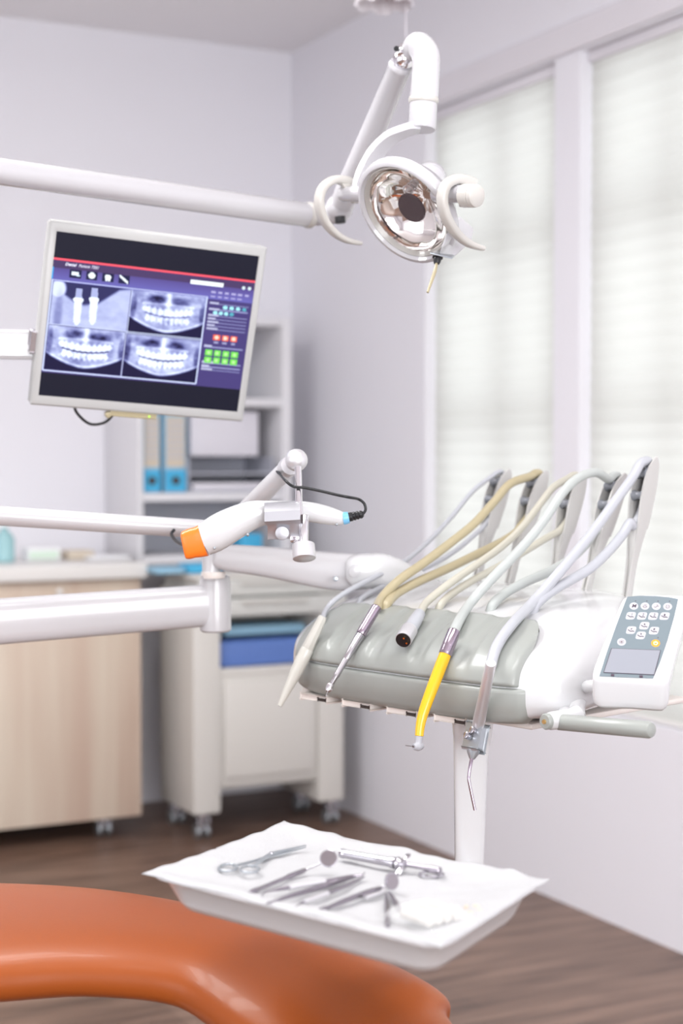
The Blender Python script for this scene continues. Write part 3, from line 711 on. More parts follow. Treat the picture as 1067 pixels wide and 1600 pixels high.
# 1 scaler
s = SI[0]; a, c = straight((503, 967), (437, 1103), s, .010, .006); b_ = a+(c-a)*.34
T = Thing('ultrasonic_scaler', 'cream tapered scaler handpiece at the left end of the unit', 'handpiece', c)
hose(T, 0, [(503, 970), (510, 952), (524, 937), (548, 921), (585, 902), (625, 882), (665, 850), (705, 808), (738, 768)], [(742, 835), (715, 858), (680, 880), (635, 900), (595, 918), (566, 934), (552, 950)], .0041, 'hose_white')
bm = NB(); L = (b_-a).length; lathe(bm, a-(b_-a).normalized()*.004, b_, [(0, .0058), (.003, .0066), (L*.5, .0078), (L*.98+.004, .0093), (L+.004, .0088)], 8); T.part('sleeve', bm, 'cream')
bm = NB(); L = (c-b_).length; lathe(bm, b_, c, [(0, .0090), (.002, .0098), (L*.2, .0102), (L*.42, .0094), (L*.7, .0065), (L*.97, .0038), (L, .0034)], 28); g = T.part('handpiece_body', bm, 'cream')
bm = NB(); dd = (c-b_).normalized(); lathe(bm, c-dd*.001, c+dd*.0006, [(0, .0025), (.0016, .0025)], 14); T.part('tip_opening', bm, 'dark', parent=g)
# 2 turbine
s = SI[1]; a, c = straight((589, 948), (517, 1070), s, .009, .006); b_ = a+(c-a)*.36
T = Thing('turbine_handpiece', 'slim silver turbine handpiece with ribbed grip, on a yellowed hose', 'handpiece', c)
hose(T, 1, [(588, 951), (594, 938), (606, 923), (628, 903), (660, 881), (700, 851), (740, 819), (772, 784), (797, 756)], [(806, 832), (785, 846), (745, 866), (700, 888), (655, 908), (622, 926), (606, 942), (600, 958)], .0071, 'hose_beige')
bm = NB(); L = (b_-a).length; pr = [(0, .0068), (.001, .0074)] + [(L*(.1+.07*q), .0076-.0003*(q % 2)) for q in range(12)] + [(L*.97, .0076), (L, .007)]
lathe(bm, a, b_, pr, 28); T.part('coupling', bm, 'plum')
bm = NB(); L = (c-b_).length; dd = (c-b_).normalized(); pr = [(0, .0066), (.001, .0070), (L*.45, .0052)] + [(L*(.48+.022*q), .0047-(.0004 if q % 2 else 0)) for q in range(15)] + [(L*.85, .0036), (L, .0032)]
lathe(bm, b_+dd*.0008, c, pr, 28); g = T.part('handpiece_body', bm, 'steel')
bm = NB(); hd = c+(c-a).normalized()*.003; hn = (FX*.55+Vector((0, 0, -.75))+UX*.1).normalized(); hn2 = -hn
lathe(bm, hd-hn*.004, hd+hn*.008, [(0, .0042), (.001, .005), (.003, .0052), (.009, .0048), (.012, .003)], 24); T.part('turbine_head', bm, 'chrome', parent=g)
bm = NB(); sweep(bm, [hd+hn*.007, hd+hn*.017], [.0007, .0005], 8); T.part('bur', bm, 'steel', parent=g)
# 3 empty connector
s = SI[2]; a, c = rest(656, 958, s, .012), rest(630, 1000, s, .015); b_ = a+(c-a)*.62
T = Thing('hose_connector', 'bare hose end with silver ring and three gold pins', 'hose connector', c)
hose(T, 2, [(656, 960), (664, 944), (680, 929), (706, 909), (742, 884), (780, 857), (812, 828), (842, 790), (864, 762)], [(866, 834), (848, 844), (812, 866), (772, 889), (735, 909), (706, 928), (690, 943), (684, 958)], .0058, 'hose_cream')
dd = (c-a).normalized()
bm = NB(); L = (b_-a).length; lathe(bm, a, b_, [(0, .0072), (.002, .0085), (L*.5, .0098), (L, .0102)], 28); T.part('sleeve', bm, 'hose_white')
bm = NB(); lathe(bm, b_, c, [(0, .0108), (.001, .0117), ((c-b_).length*.9, .0119), ((c-b_).length, .0112)], 32); g = T.part('coupling_ring', bm, 'satin')
cn = (dd+Vector((0, -.35, 0))).normalized(); bm = NB(); lathe(bm, c-dd*.001, c+dd*.0012, [(0, .0108), (.0022, .0106)], 28); T.part('socket_face', bm, 'black', parent=g)
e1 = dd.cross(UX).normalized(); e2 = UX
for q, (u, v) in enumerate(((-.0062, .001), (.0035, .004), (.0058, -.0035), (-.001, -.006))):
    bm = NB(); cc = c+e2*u+e1*v; cyl(bm, cc, cc+dd*.0026, .0013 if q < 3 else .0008, 12); T.part('pin', bm, 'gold' if q < 3 else 'black', parent=g)
# 4 yellow contra-angle
s = SI[3]; a, y2 = straight((710, 985), (672, 1084), s, .010, .009); dy_ = (y2-a)
b_ = a+dy_*.39; y1 = a+dy_*.5; ym = a+dy_*.76; dq = y2.y
y3, y4, c = V(662, 1112, dq-.008), V(657, 1132, dq-.012), V(655, 1150, dq-.015)
T = Thing('contra_angle_handpiece', 'bright yellow angled handpiece with a white head', 'handpiece', c)
hose(T, 3, [(709, 988), (717, 970), (733, 945), (760, 913), (790, 882), (822, 848), (852, 810), (878, 771), (902, 748), (930, 738)], [(930, 828), (917, 848), (893, 872), (860, 892), (822, 909), (792, 925), (772, 942), (762, 960)], .0072, 'hose_green')
bm = NB(); L = (b_-a).length; pr = [(0, .0080), (.001, .0088), (L*.62, .0094)] + [(L*(.65+.04*q), .0094-.0003*(q % 2)) for q in range(8)] + [(L, .009)]
lathe(bm, a, b_, pr, 28); T.part('motor_coupling', bm, 'plum')
bm = NB(); sweep(bm, [b_, y1, ym, y2, y3, y4, c], [.0083, .0084, .0083, .0079, .0072, .0064, .0058], 26, 5); g = T.part('handpiece_body', bm, 'yellow')
bm = NB(); h2 = V(653, 1166, dq-.018); sweep(bm, [c, V(654, 1158, dq-.016), h2], [.0056, .005, .0045], 20, 3); ball(bm, h2, .0062, 20); lathe(bm, h2-FX*.007, h2+FX*.008, [(0, .0045), (.002, .0055), (.012, .005), (.015, .0035)], 20)
T.part('handpiece_head', bm, 'key', parent=g, label='white plastic head')
bm = NB(); sweep(bm, [h2+FX*.007, h2+FX*.011+ZX*.002], [.0016, .0012], 8); sweep(bm, [h2+FX*.010+ZX*.001, h2+FX*.024+ZX*.004], .0005, 8); T.part('bur', bm, 'steel', parent=g)
# 5 syringe
s = SI[4]; a, b_ = straight((767, 1036), (746, 1138), s, .009, .009); dq = b_.y; c = V(739, 1176, dq-.012)
T = Thing('air_water_syringe', 'silver air-water syringe with two buttons and a bent nozzle', 'syringe', c)
hose(T, 4, [(767, 1040), (772, 1020), (783, 998), (803, 972), (830, 944), (862, 908), (896, 868), (930, 826), (962, 782), (988, 746)], [(984, 817), (972, 836), (950, 862), (922, 888), (890, 907), (860, 925), (838, 944), (828, 964)], .0075, 'hose_white')
bm = NB(); L = (b_-a).length; lathe(bm, a, b_, [(0, .0062), (.001, .0068), (L*.5, .0076), (L*.85, .0084), (L, .0080)], 28); T.part('syringe_barrel', bm, 'satin')
dd = (c-b_).normalized(); e1 = dd.cross(UX).normalized(); e1 = e1 if e1.y < 0 else -e1
bm = NB(); obox(bm, b_+dd*.012, UX, e1, dd, (.021, .016, .034), .0035, 3); lathe(bm, b_+dd*.028, b_+dd*.042, [(0, .010), (.006, .008), (.014, .0035)], 20); g = T.part('valve_block', bm, 'greymetal')
for q, (px, py) in enumerate(((738, 1141), (729, 1149))):
    bm = NB(); cc = V(px, py, dq-.012); cyl(bm, cc-e1*.006, cc+e1*.003, .0048, 20, .001); T.part('button', bm, 'steel', parent=g)
bm = NB(); sweep(bm, [b_+dd*.038, V(735, 1195, dq-.02), V(732.5, 1212, dq-.024), V(733, 1222, dq-.026), V(742, 1266, dq-.03)], [.0026, .0024, .0022, .0021, .0020], 12, 4); T.part('nozzle', bm, 'plum')

# ================================================================== TREE OF ARMS: equipment column off frame
XC, YCc = -1.02, 2.55
T = Thing('equipment_column', 'white dental equipment column carrying the swing arms', 'column', (XC, YCc, 0))
bm = NB(); lathe(bm, Vector((XC, YCc, .0)), Vector((XC, YCc, 1.72)), [(0, .17), (.02, .18), (.05, .17), (.09, .07), (.12, .055), (1.70, .055), (1.72, .045)], 32); T.part('pole', bm, 'enamel')

# ================================================================== OPERATING LAMP
LD = 2.35
AX = UX                         # pivot axis
tau = R_(36)
LN = (FX*math.cos(tau) - ZX*math.sin(tau)).normalized()     # facing direction
LM = (FX*math.sin(tau) + ZX*math.cos(tau)).normalized()
LC = V(636, 330, LD)
T = Thing('operating_lamp', 'white dental operating lamp with oval reflector and crescent handles', 'dental lamp', V(520, 336, 2.62))
def LP(a, m, n_): return LC + AX*a + LM*m + LN*n_
RA, RM = .086, .086
def oval(a, m, n_, k=48): return [LP(a*math.cos(2*math.pi*j/k), m*math.sin(2*math.pi*j/k), n_) for j in range(k)]
bm = NB(); loft(bm, [oval(RA*.86, RM*.86, .004), oval(RA*.90, RM*.90, .009), oval(RA*.96, RM*.96, .008), oval(RA, RM, .0), oval(RA*.99, RM*.99, -.008), oval(RA*.92, RM*.92, -.014), oval(RA*.78, RM*.76, -.030), oval(RA*.58, RM*.55, -.045), oval(RA*.36, RM*.34, -.054)], cap1=True)
T.part('lamp_housing', bm, 'lampwhite', angle=60)
bm = NB(); loft(bm, [oval(RA*.80, RM*.80, -.002), oval(RA*.86, RM*.86, .0045), oval(RA*.84, RM*.84, .0055), oval(RA*.79, RM*.79, -.001)]); T.part('inner_rim', bm, 'lampcream', angle=60)
bm = NB(); rr = []
for q in range(17):
    t = q/16*math.pi/2; rr.append([LP(RA*.84*math.cos(t)*math.cos(2*math.pi*j/60), RM*.84*math.cos(t)*math.sin(2*math.pi*j/60), .001-.050*math.sin(t)+.0007*math.cos(2*math.pi*j/60*14)*math.cos(t)) for j in range(60)])
loft(bm, rr[:-1], cap1=True); T.part('reflector', bm, 'reflector', angle=80)
bm = NB(); loft(bm, [oval(RA*.02, RM*.02, .009), oval(RA*.4, RM*.4, .0085), oval(RA*.86, RM*.86, .005), oval(RA*.86, RM*.86, .0035), oval(RA*.4, RM*.4, .007), oval(RA*.02, RM*.02, .0075)], True, True); T.part('cover_glass', bm, 'glass', angle=60)
bm = NB(); cc = LP(.002, .0, -.010); lathe(bm, cc-LN*.002, cc+LN*.003, [(0, .021), (.0015, .0238), (.005, .0228)], 28); T.part('bulb_shield', bm, 'shield')
bm = NB(); cc = LP(.004, .026, -.022)
for q in range(26):
    a0 = q*.7; sweep(bm, [cc+AX*(.007*math.cos(a0))+LM*(.007*math.sin(a0))+LN*(-.012+q*.0009), cc+AX*(.007*math.cos(a0+.7))+LM*(.007*math.sin(a0+.7))+LN*(-.012+q*.0009+.0009)], .0011, 6)
lathe(bm, cc-LN*.016, cc+LN*.010, [(0, .0045), (.02, .0045), (.026, .002)], 14); T.part('bulb', bm, 'satin')
bm = NB(); a0 = LP(-.028, .012, -.050); 
ad = (V(684, 250, 2.52)-V(664, 292, 2.44)).normalized()
a0 = V(663, 296, 2.43); lathe(bm, a0, a0+ad, [(0, .026), (.02, .026), (.032, .0262), (.0325, .0245), (.036, .0245), (.0365, .026), (.048, .025), (.054, .020), (.056, .012)], 32); T.part('end_cap', bm, 'lampwhite')
# pivots, yoke
pL, pR = V(552, 303, 2.437), V(716, 303, 2.27)
pax = (pR-pL).normalized()
bm = NB(); cyl(bm, pL-pax*.025, pL+pax*.025, .0115, 24, .001); T.part('pivot', bm, 'lampwhite')
bm = NB(); cyl(bm, pR-pax*.045, pR+pax*.02, .0125, 24, .001); T.part('pivot', bm, 'lampwhite')
e = V(742, 306, 2.235); bm = NB(); lathe(bm, e-pax*.022, e+pax*.006, [(0, .013), (.002, .0165), (.018, .0165), (.0185, .0155), (.02, .0165), (.026, .0155), (.028, .012)], 28); T.part('pivot_cap', bm, 'lampcream')
ykp = [V(655, 200, 2.42), V(640, 202, 2.42), V(612, 214, 2.43), V(588, 238, 2.44), V(572, 268, 2.445), V(563, 296, 2.44), V(560, 306, 2.44)]
bm = NB(); sweep(bm, ykp, [(.0125, .003)]*len(ykp), 16, 5, up=None, sq=5); 
bm.free(); bm = NB()
C = crom([list(p) for p in ykp], 6); rows = []
for i, p in enumerate(C):
    a = C[max(i-1, 0)]; b_ = C[min(i+1, len(C)-1)]; tg = Vector(b_-a).normalized(); wd = (AX*.6+Vector((0, .8, 0))).normalized(); wd = (wd-tg*wd.dot(tg)).normalized(); th = tg.cross(wd)
    q = Vector(p); rows.append([q+wd*.014+th*.0055, q+wd*.014-th*.0055, q-wd*.014-th*.0055, q-wd*.014+th*.0055])
loft(bm, rows, True, True); T.part('yoke', bm, 'lampwhite', angle=30)
# crescent handles in planes across the pivot axis
def crescent(pix, p0, wds, name):
    bm = NB(); C = [plane_hit(x, y, p0, pax) for x, y in pix]
    sweep(bm, C, [(w_*.95, .0085) for w_ in wds], 14, 5, up=pax, sq=3.5)
    return T.part(name, bm, 'lampcream', label='cream-white crescent handle')
h0 = pL-pax*.022
crescent([(552, 291), (538, 283), (522, 281), (506, 291), (499, 309), (501, 331), (510, 350), (525, 366), (543, 376), (561, 380)], h0, [.011, .0085, .0065, .006, .006, .0058, .0055, .005, .0045, .0035], 'handle')
bm = NB(); prism(bm, [plane_hit(x, y, h0+pax*.003, pax) for x, y in ((530, 287), (556, 287), (556, 318), (548, 318), (538, 305))], pax*.008, .002); T.part('handle_web', bm, 'lampcream')
h1 = pR-pax*.004
crescent([(738, 290), (726, 283), (712, 280), (697, 289), (691, 308), (694, 332), (705, 354), (719, 371), (735, 382), (752, 388)], h1, [.012, .0095, .0075, .0068, .0068, .0066, .0062, .0057, .005, .004], 'handle')
bm = NB(); prism(bm, [plane_hit(x, y, h1+pax*.003, pax) for x, y in ((718, 288), (742, 288), (742, 322), (716, 324))], pax*.010, .002); T.part('handle_web', bm, 'lampcream')
# lower casing corner, switch
bm = NB(); prism(bm, [V(700, 352, 2.33), V(724, 372, 2.36), V(720, 392, 2.36), V(708, 404, 2.34), V(684, 402, 2.32), V(690, 385, 2.30)], (-LN)*.03, .005, 3); T.part('switch_casing', bm, 'lampwhite')
bm = NB(); prism(bm, [V(672, 397, 2.30), V(706, 405, 2.315), V(710, 402, 2.34), V(684, 394, 2.33)], Vector((0, 0, .003)), .0008); T.part('grey_corner_plate', bm, 'greymetal')
bm = NB(); sa_, sb_ = V(684, 400, 2.315), V(682, 413, 2.31); lathe(bm, sa_, sb_, [(0, .0075), (.003, .0078), (.004, .0055), (.009, .0055), (.0125, .004)], 18); T.part('switch_collar', bm, 'black')
bm = NB(); sweep(bm, [V(682, 411, 2.31), V(679, 425, 2.305), V(668, 457, 2.295)], [(.0018, .0018), (.0036, .0028), (.0022, .0018)], 12, 4); T.part('switch_lever', bm, 'hose_beige', label='cream toggle lever')
# hook, sleeve, joint
hk = [V(633, 92, 2.46), V(638, 72, 2.455), V(651, 66, 2.45), V(662, 76, 2.445), V(666, 100, 2.44), V(664, 130, 2.43), V(662, 158, 2.425)]
bm = NB(); hk = [V(640, 84, 2.47), V(652, 71, 2.455), V(664, 84, 2.445), V(665.5, 104, 2.44), V(664, 130, 2.43), V(662, 158, 2.425)]
sweep(bm, hk, [.016, .0205, .0215, .0212, .0212, .0215], 28, 6); T.part('elbow_tube', bm, 'lampwhite')
bm = NB(); x0, x1 = V(662, 152, 2.425), V(661.5, 161, 2.425); lathe(bm, x0, x1, [(0, .0215), (.002, .0228), (.007, .0228), (.009, .0215)], 28); T.part('collar', bm, 'lampcream')
bm = NB(); x0, x1 = V(661.5, 161, 2.425), V(659.5, 203, 2.42); L = (x1-x0).length; lathe(bm, x0, x1, [(0, .0208), (L-.002, .0208), (L, .0195)], 28); T.part('sleeve', bm, 'lampwhite')
bm = NB(); ball(bm, V(630, 93, 2.475), .0165, 24); cyl(bm, V(622, 80, 2.47), V(640, 84, 2.47), .013, 20, .002); jn = T.part('chrome_knuckle', bm, 'chrome', label='chrome joint')
bm = NB(); cyl(bm, V(619, 76, 2.452), V(621, 76, 2.46), .004, 12); T.part('screw', bm, 'black', parent=jn)
bm = NB(); a0, a1 = V(627, 100, 2.48), V(535, 318, 2.68); L = (a1-a0).length
lathe(bm, a0, a1, [(0, .0175), (.004, .0195), (.008, .0195), (.01, .0182), (L*.5, .0195), (L-.03, .0215), (L, .020)], 30); T.part('spring_arm', bm, 'lampwhite')
bm = NB(); ball(bm, V(530, 325, 2.69), .0235, 24); cyl(bm, V(492, 338, 2.71), V(532, 333, 2.69), .0165, 24, .002); jn = T.part('arm_joint', bm, 'lampwhite')
bm = NB(); cyl(bm, V(531, 338, 2.655), V(532, 349, 2.655), .009, 14, .001); T.part('tension_knob', bm, 'black', parent=jn)
zb = V(490, 338, 2.72).z
b0, b1 = Vector((-1.02, 2.28, V(0, 270, 2.42).z)), V(488, 337, 2.71)
b0 = V(0, 268, 2.40) + (V(0, 268, 2.40)-b1)*1.08
bm = NB(); L = (b1-b0).length; lathe(bm, b0, b1, [(0, .0205), (L-.004, .0205), (L-.002, .019), (L, .0155), (L+.012, .0150)], 30); T.part('boom_arm', bm, 'lampwhite')
bm = NB(); lathe(bm, b1-(b1-b0).normalized()*.012, b1, [(0, .0215), (.002, .022), (.010, .022), (.012, .0205)], 30); T.part('boom_collar', bm, 'lampcream')

# ================================================================== MONITOR
d0 = 2.50; q = [1.0, 1.05508, 1.07908, 1.0240]
mTL, mTR, mBR, mBL = [V(*p, d0*k) for p, k in zip(((78, 343), (418.5, 386), (387, 660), (54, 633)), q)]
MW = (mTR-mTL).length; MH = (mBL-mTL).length
mx_ = (mTR-mTL).normalized(); mn = mx_.cross(mBL-mTL).normalized(); mn = mn if mn.y < 0 else -mn
my = mn.cross(mx_); my = my if my.z > 0 else -my
def MP(x, y, n_=0): return mTL + mx_*x - my*y + mn*n_
T = Thing('monitor', 'silver flat monitor showing dental x-rays on a tilted arm', 'monitor', MP(MW/2, MH, -.02))
bm = NB(); bzl, bzt, bzb = .0125, .0165, .0165
rect = [(0, 0), (MW, 0), (MW, MH), (0, MH)]; inn = [(bzl, bzt), (MW-bzl, bzt), (MW-bzl, MH-bzb), (bzl, MH-bzb)]
def rring(r, d): return [MP(x, y, d) for x, y in r]
def ins(r, k): (a, b_), (c, _), (_, dd), _2 = r; return [(a+k, b_+k), (c-k, b_+k), (c-k, dd-k), (a+k, dd-k)]
loft(bm, [rring(inn, -.004), rring(inn, -.0005), rring(ins(rect, .004), .0), rring(ins(rect, .0012), -.0015), rring(rect, -.004), rring(rect, -.020), rring(ins(rect, .012), -.030), rring(ins(rect, .06), -.038)], cap1=True)
bmesh.ops.bevel(bm, geom=[e for e in bm.edges if abs((e.verts[0].co-e.verts[1].co).normalized().dot(mn)) > .75 and e.calc_length() > .008], offset=.004, segments=3, affect='EDGES')
T.part('bezel', bm, 'bezel', label='silver-grey casing')
# the picture on the screen, computed cell by cell
SX, SY = 300, 236
AA, BB = np.meshgrid((np.arange(SX)+.5)/SX, (np.arange(SY)+.5)/SY)
rng = np.random.RandomState(4)
def noise2(a, b_, fx, fy, seed, octs=3):
    out = np.zeros_like(a); amp = 1; tot = 0
    for o in range(octs):
        rs = np.random.RandomState(seed+o); nx, ny = int(fx*2**o)+2, int(fy*2**o)+2; g = rs.rand(ny+1, nx+1)
        x = a*(nx-1); y = b_*(ny-1); xi = np.clip(x.astype(int), 0, nx-1); yi = np.clip(y.astype(int), 0, ny-1); fx_ = x-xi; fy_ = y-yi
        fx_ = fx_*fx_*(3-2*fx_); fy_ = fy_*fy_*(3-2*fy_)
        v = (g[yi, xi]*(1-fx_)+g[yi, xi+1]*fx_)*(1-fy_)+(g[yi+1, xi]*(1-fx_)+g[yi+1, xi+1]*fx_)*fy_
        out += v*amp; tot += amp; amp *= .5
    return out/tot
def sm(x, a, b_): t = np.clip((x-a)/(b_-a), 0, 1); return t*t*(3-2*t)
IMG = np.zeros((SY, SX, 3)); IMG[:] = (.006, .006, .016)
def fill(a0, b0, a1, b1, c):
    m = (AA >= a0) & (AA < a1) & (BB >= b0) & (BB < b1); IMG[m] = c
ui = (BB > .165) & (BB < .855)
IMG[ui] = (.055, .04, .16)
m = (BB > .20) & (BB < .30); k = ((BB-.20)/.10)[m][:, None]
IMG[m] = np.array((.075, .05, .20))*(1-k)+np.array((.13, .12, .42))*k
m = (BB > .165) & (BB <= .215) ; IMG[m] = (.06, .035, .11)
fill(0, .158, 1, .17, (.85, .09, .13)); fill(0, .21, .007, .285, (.02, .35, .75))
for i in range(4):
    a = .085+i*.078; fill(a, .218, a+.055, .265, (.01, .01, .05))
fill(.093, .228, .128, .25, (.75, .85, .95)); fill(.118, .245, .135, .256, (.6, .75, .9))
for cx, cy, rx, ry in ((.19, .240, .016, .019), (.268, .238, .015, .015), (.262, .252, .006, .012), (.275, .252, .006, .012)):
    IMG[((AA-cx)/rx)**2+((BB-cy)/ry)**2 < 1] = (.82, .90, .98)
IMG[(np.abs((AA-.346)*.9-(BB-.241)) < .008) & (np.abs(AA-.346) < .021)] = (.8, .88, .97)
fill(.675, .196, .84, .222, (.85, .93, .96))
for cx in (.945, .975): IMG[((AA-cx)/.009)**2+((BB-.21)/.011)**2 < 1] = (.6, .72, .78)
for q_, (b0, n_) in enumerate(((.252, 6), (.281, 5))):
    for i in range(n_): fill(.785+i*.034, b0, .785+i*.034+.022, b0+.009, (.38, .36, .62))
# radiographs
def tint(v): v = np.clip(v, 0, 1)[:, :, None]; return np.array((.006, .004, .035))*(1-v)**2 + np.array((.13, .14, .52))*2*v*(1-v) + np.array((.74, .82, 1.0))*v**2
def panel(a0, b0, a1, b1, fn):
    m = (AA >= a0) & (AA < a1) & (BB >= b0) & (BB < b1)
    u = (AA-a0)/(a1-a0); v = (BB-b0)/(b1-b0); img = tint(fn(u, v)); IMG[m] = img[m]
def ell(u, v, cx, cy, rx, ry, s=.25): return 1-sm(np.sqrt(((u-cx)/rx)**2+((v-cy)/ry)**2), 1-s, 1+s)
def implants(u, v):
    g = .60+.18*noise2(u, v, 9, 7, 3)
    ridge = np.interp(u, [0, .12, .16, .30, .42, .6, .85, 1], [.0, .02, .30, .46, .50, .42, .06, .0])
    k = sm(v, ridge-.05, ridge+.05); out = g*k + .06*(1-k)
    out = np.maximum(out, .9*ell(u, v, .07, .18, .10, .22)); out -= .25*ell(u, v, .10, .8, .05, .5, .6)*k
    for cx, tl in ((.34, .0), (.54, -.05)):
        w_ = np.interp(v, [.12+tl, .34+tl, .36+tl, .40+tl, .46+tl, .9+tl, .98+tl], [.04, .045, .065, .065, .05, .042, .015])
        w_ = w_+.006*np.sin(v*120)*(v > .45)
        ins_ = (np.abs(u-cx-.02*(v-.5)) < w_) & (v > .12+tl) & (v < .98+tl)
        out = np.where(ins_, np.where(v < .33+tl, .62, 1.05), out)
    return out
def opg(seed, closed, bright):
    def fn(u, v):
        x = (u-.5)/.5; n_ = noise2(u, v, 10, 8, seed, 4)
        jaw = .93-.28*np.abs(x)**1.6                       # lower outline of the jaw
        out = (.30+.62*n_)*sm(jaw-v, -.01, .05)*(.75+.4*noise2(u, v, 4, 3, seed+9, 2))
        out = out*(1-.8*sm(np.abs(x), .82, 1.0)*sm(v, .45, .7))
        out += .45*np.exp(-((x)/.07)**2)*(v < .52)          # spine / septum ghost
        out -= .45*ell(x, v, -.32, .18, .24, .10, .5)+.45*ell(x, v, .32, .18, .24, .10, .5)
        out += .3*np.exp(-((v-.26-.05*x*x)/.03)**2)*(np.abs(x) < .7)
        occ = .53-.10*x*x+.02*np.cos(x*3)
        band = (np.abs(x) < .72)
        th = np.clip(np.abs(np.sin(u*44+1.2*np.sin(u*9)))**.5+.35*noise2(u, v, 30, 6, seed+5, 2)-.15, 0, 1.15)
        hu = .075+.022*np.sin(u*88+seed); hl = .070+.022*np.cos(u*91+seed); band = sm(.66+.06*np.sin(v*20)-np.abs(x), 0, .06)
        up = np.exp(-((v-(occ-.09))/hu)**4)*band; dn = np.exp(-((v-(occ+.095))/hl)**4)*band
        out = out*(1-.5*np.maximum(up, dn)) + up*(.55+.5*th)*bright + dn*(.45+.5*th)*bright
        out -= .85*np.exp(-((v-occ)/.014)**2)*band*(1-closed*.4)
        out += .30*np.exp(-((v-(jaw-.05))/.025)**2)
        for sx in (-.5, .55): out += .3*np.exp(-(((x-sx)/.04)**2+((v-.62)/.07)**2))
        out -= .3*ell(x, v, 0, .66, .10, .04, .6)
        out -= .35*ell(x, v, -.93, .35, .08, .25, .5)+.35*ell(x, v, .93, .4, .07, .2, .5)
        return out
    return fn
panel(.012, .295, .388, .555, implants)
panel(.395, .295, .765, .565, opg(11, 1, .75))
panel(.012, .562, .385, .835, opg(23, 0, .95))
panel(.392, .572, .765, .838, opg(31, 0, 1.05))
for c in ((.008, .287, .768, .294), (.764, .287, .770, .845), (.006, .840, .768, .848), (.005, .29, .011, .845), (.386, .556, .391, .84), (.391, .295, .395, .556), (.011, .556, .765, .560), (.387, .562, .765, .566)): fill(*c, (.55, .62, .85))
for b0 in (.325, .362, .402, .422, .443, .466, .486, .598, .700, .725, .746):
    b0 = b0+.0; fill(.785, b0, .985, b0+.006, (.26, .27, .50)); fill(.785, b0-.008, .785+.03+.03*((b0*977) % 1), b0+.006, (.42, .43, .62))
fill(.785, .60, .985, .606, (.26, .27, .50))
for i in range(4):
    for (a, b0) in ((.865+i*.033, .346), (.818+i*.028, .384)):
        IMG[((AA-a)/.011)**2+((BB-b0)/.012)**2 < 1] = (.35, .75, .85) if i < 3 else (.08, .35, .45)
for i in range(3):
    a = .825+i*.044; fill(a, .520, a+.034, .556, (.85, .12, .05)); IMG[((AA-a-.017)/.011)**2+((BB-.538)/.012)**2 < 1] = (1., .62, .5); fill(a+.006, .562, a+.028, .578, (.30, .30, .5))
for r_ in range(2):
    for i in range(4):
        a = .795+i*.044; b0 = .620+r_*.047; fill(a, b0, a+.035, b0+.037, (.16, .62, .08)); IMG[((AA-a-.017)/.009)**2+((BB-b0-.018)/.010)**2 < 1] = (.42, .85, .30)
scr0, scr1 = (bzl, bzt), (MW-bzl, MH-bzb)
verts = []
for j in range(SY+1):
    for i in range(SX+1): verts.append(MP(scr0[0]+(scr1[0]-scr0[0])*i/SX, scr0[1]+(scr1[1]-scr0[1])*j/SY, -.0022) - T.origin)
faces = [(j*(SX+1)+i, (j+1)*(SX+1)+i, (j+1)*(SX+1)+i+1, j*(SX+1)+i+1) for j in range(SY) for i in range(SX)]
me = bpy.data.meshes.new('screen'); me.from_pydata([tuple(v) for v in verts], [], faces)
ca = me.color_attributes.new('picture', 'FLOAT_COLOR', 'CORNER')
cols = np.ones((SY*SX, 4, 4), dtype=np.float32); cols[:, :, :3] = IMG.reshape(-1, 1, 3); ca.data.foreach_set('color', cols.ravel())
sm_ = bpy.data.materials.new('lit_screen'); sm_.use_nodes = True; M['screen'] = sm_
n, l, b = nodes(sm_); at = n.new('ShaderNodeAttribute'); at.attribute_name = 'picture'
b.inputs['Base Color'].default_value = (.004, .004, .006, 1); b.inputs['Roughness'].default_value = .35; l.new(at.outputs['Color'], b.inputs['Emission Color']); b.inputs['Emission Strength'].default_value = 1.0; b.inputs['Specular IOR Level'].default_value = .15
me.materials.append(sm_); so = bpy.data.objects.new('screen', me); COL.objects.link(so); so.parent = T.root; so['label'] = 'lit screen with four x-ray pictures'
M['lettering'] = mat('screen_lettering', (0, 0, 0), .5, emis=(.75, .74, .9), estr=1.0)
bm = NB(); sw = scr1[0]-scr0[0]; shh = scr1[1]-scr0[1]
def SP(a, b_): return MP(scr0[0]+sw*a, scr0[1]+shh*b_, -.0018)
text_into(bm, 'Dental', SP(.058, .189), mx_, my, .0064, 0, .3, 'LEFT', .03); text_into(bm, 'Patient 7201', SP(.122, .190), mx_, my, .0064, 0, .3, 'LEFT', .01)
o = T.part('screen_title', bm, 'lettering', parent=so, smooth=False)
bm = NB(); box_c = MP(MW*.42, MH+.004, -.012); obox(bm, box_c+mx_*.02, mx_, my, mn, (.075, .006, .018), .0015); lathe(bm, MP(MW*.36, MH+.007, -.012), MP(MW*.36, MH+.007, 0), [(0, .005), (.010, .005), (.012, .003)], 14)
fp = T.part('connector_bar', bm, 'hose_beige', label='beige connector strip with tiny green light')
M['led'] = mat('green_led', (.3, .8, .05), .4, emis=(.45, .9, .05), estr=.8)
bm = NB(); ball(bm, MP(MW*.55, MH+.004, -.002), .0016, 8); T.part('power_light', bm, 'led', parent=fp)
bm = NB(); sweep(bm, [MP(.075, MH-.004, -.02), MP(.083, MH+.012, -.02), MP(.105, MH+.027, -.018), MP(.128, MH+.022, -.014), MP(MW*.39, MH+.007, -.012)], .0024, 10, 6); T.part('power_cable', bm, 'black')
bm = NB(); obox(bm, MP(-.003, MH*.66, -.014), mx_, my, mn, (.007, .032, .02), .002); T.part('side_bracket', bm, 'steel')
bm = NB(); ar = MP(-.008, MH*.665, -.02); ae = V(0, 536, 2.56); ar = V(54, 539, 2.57)
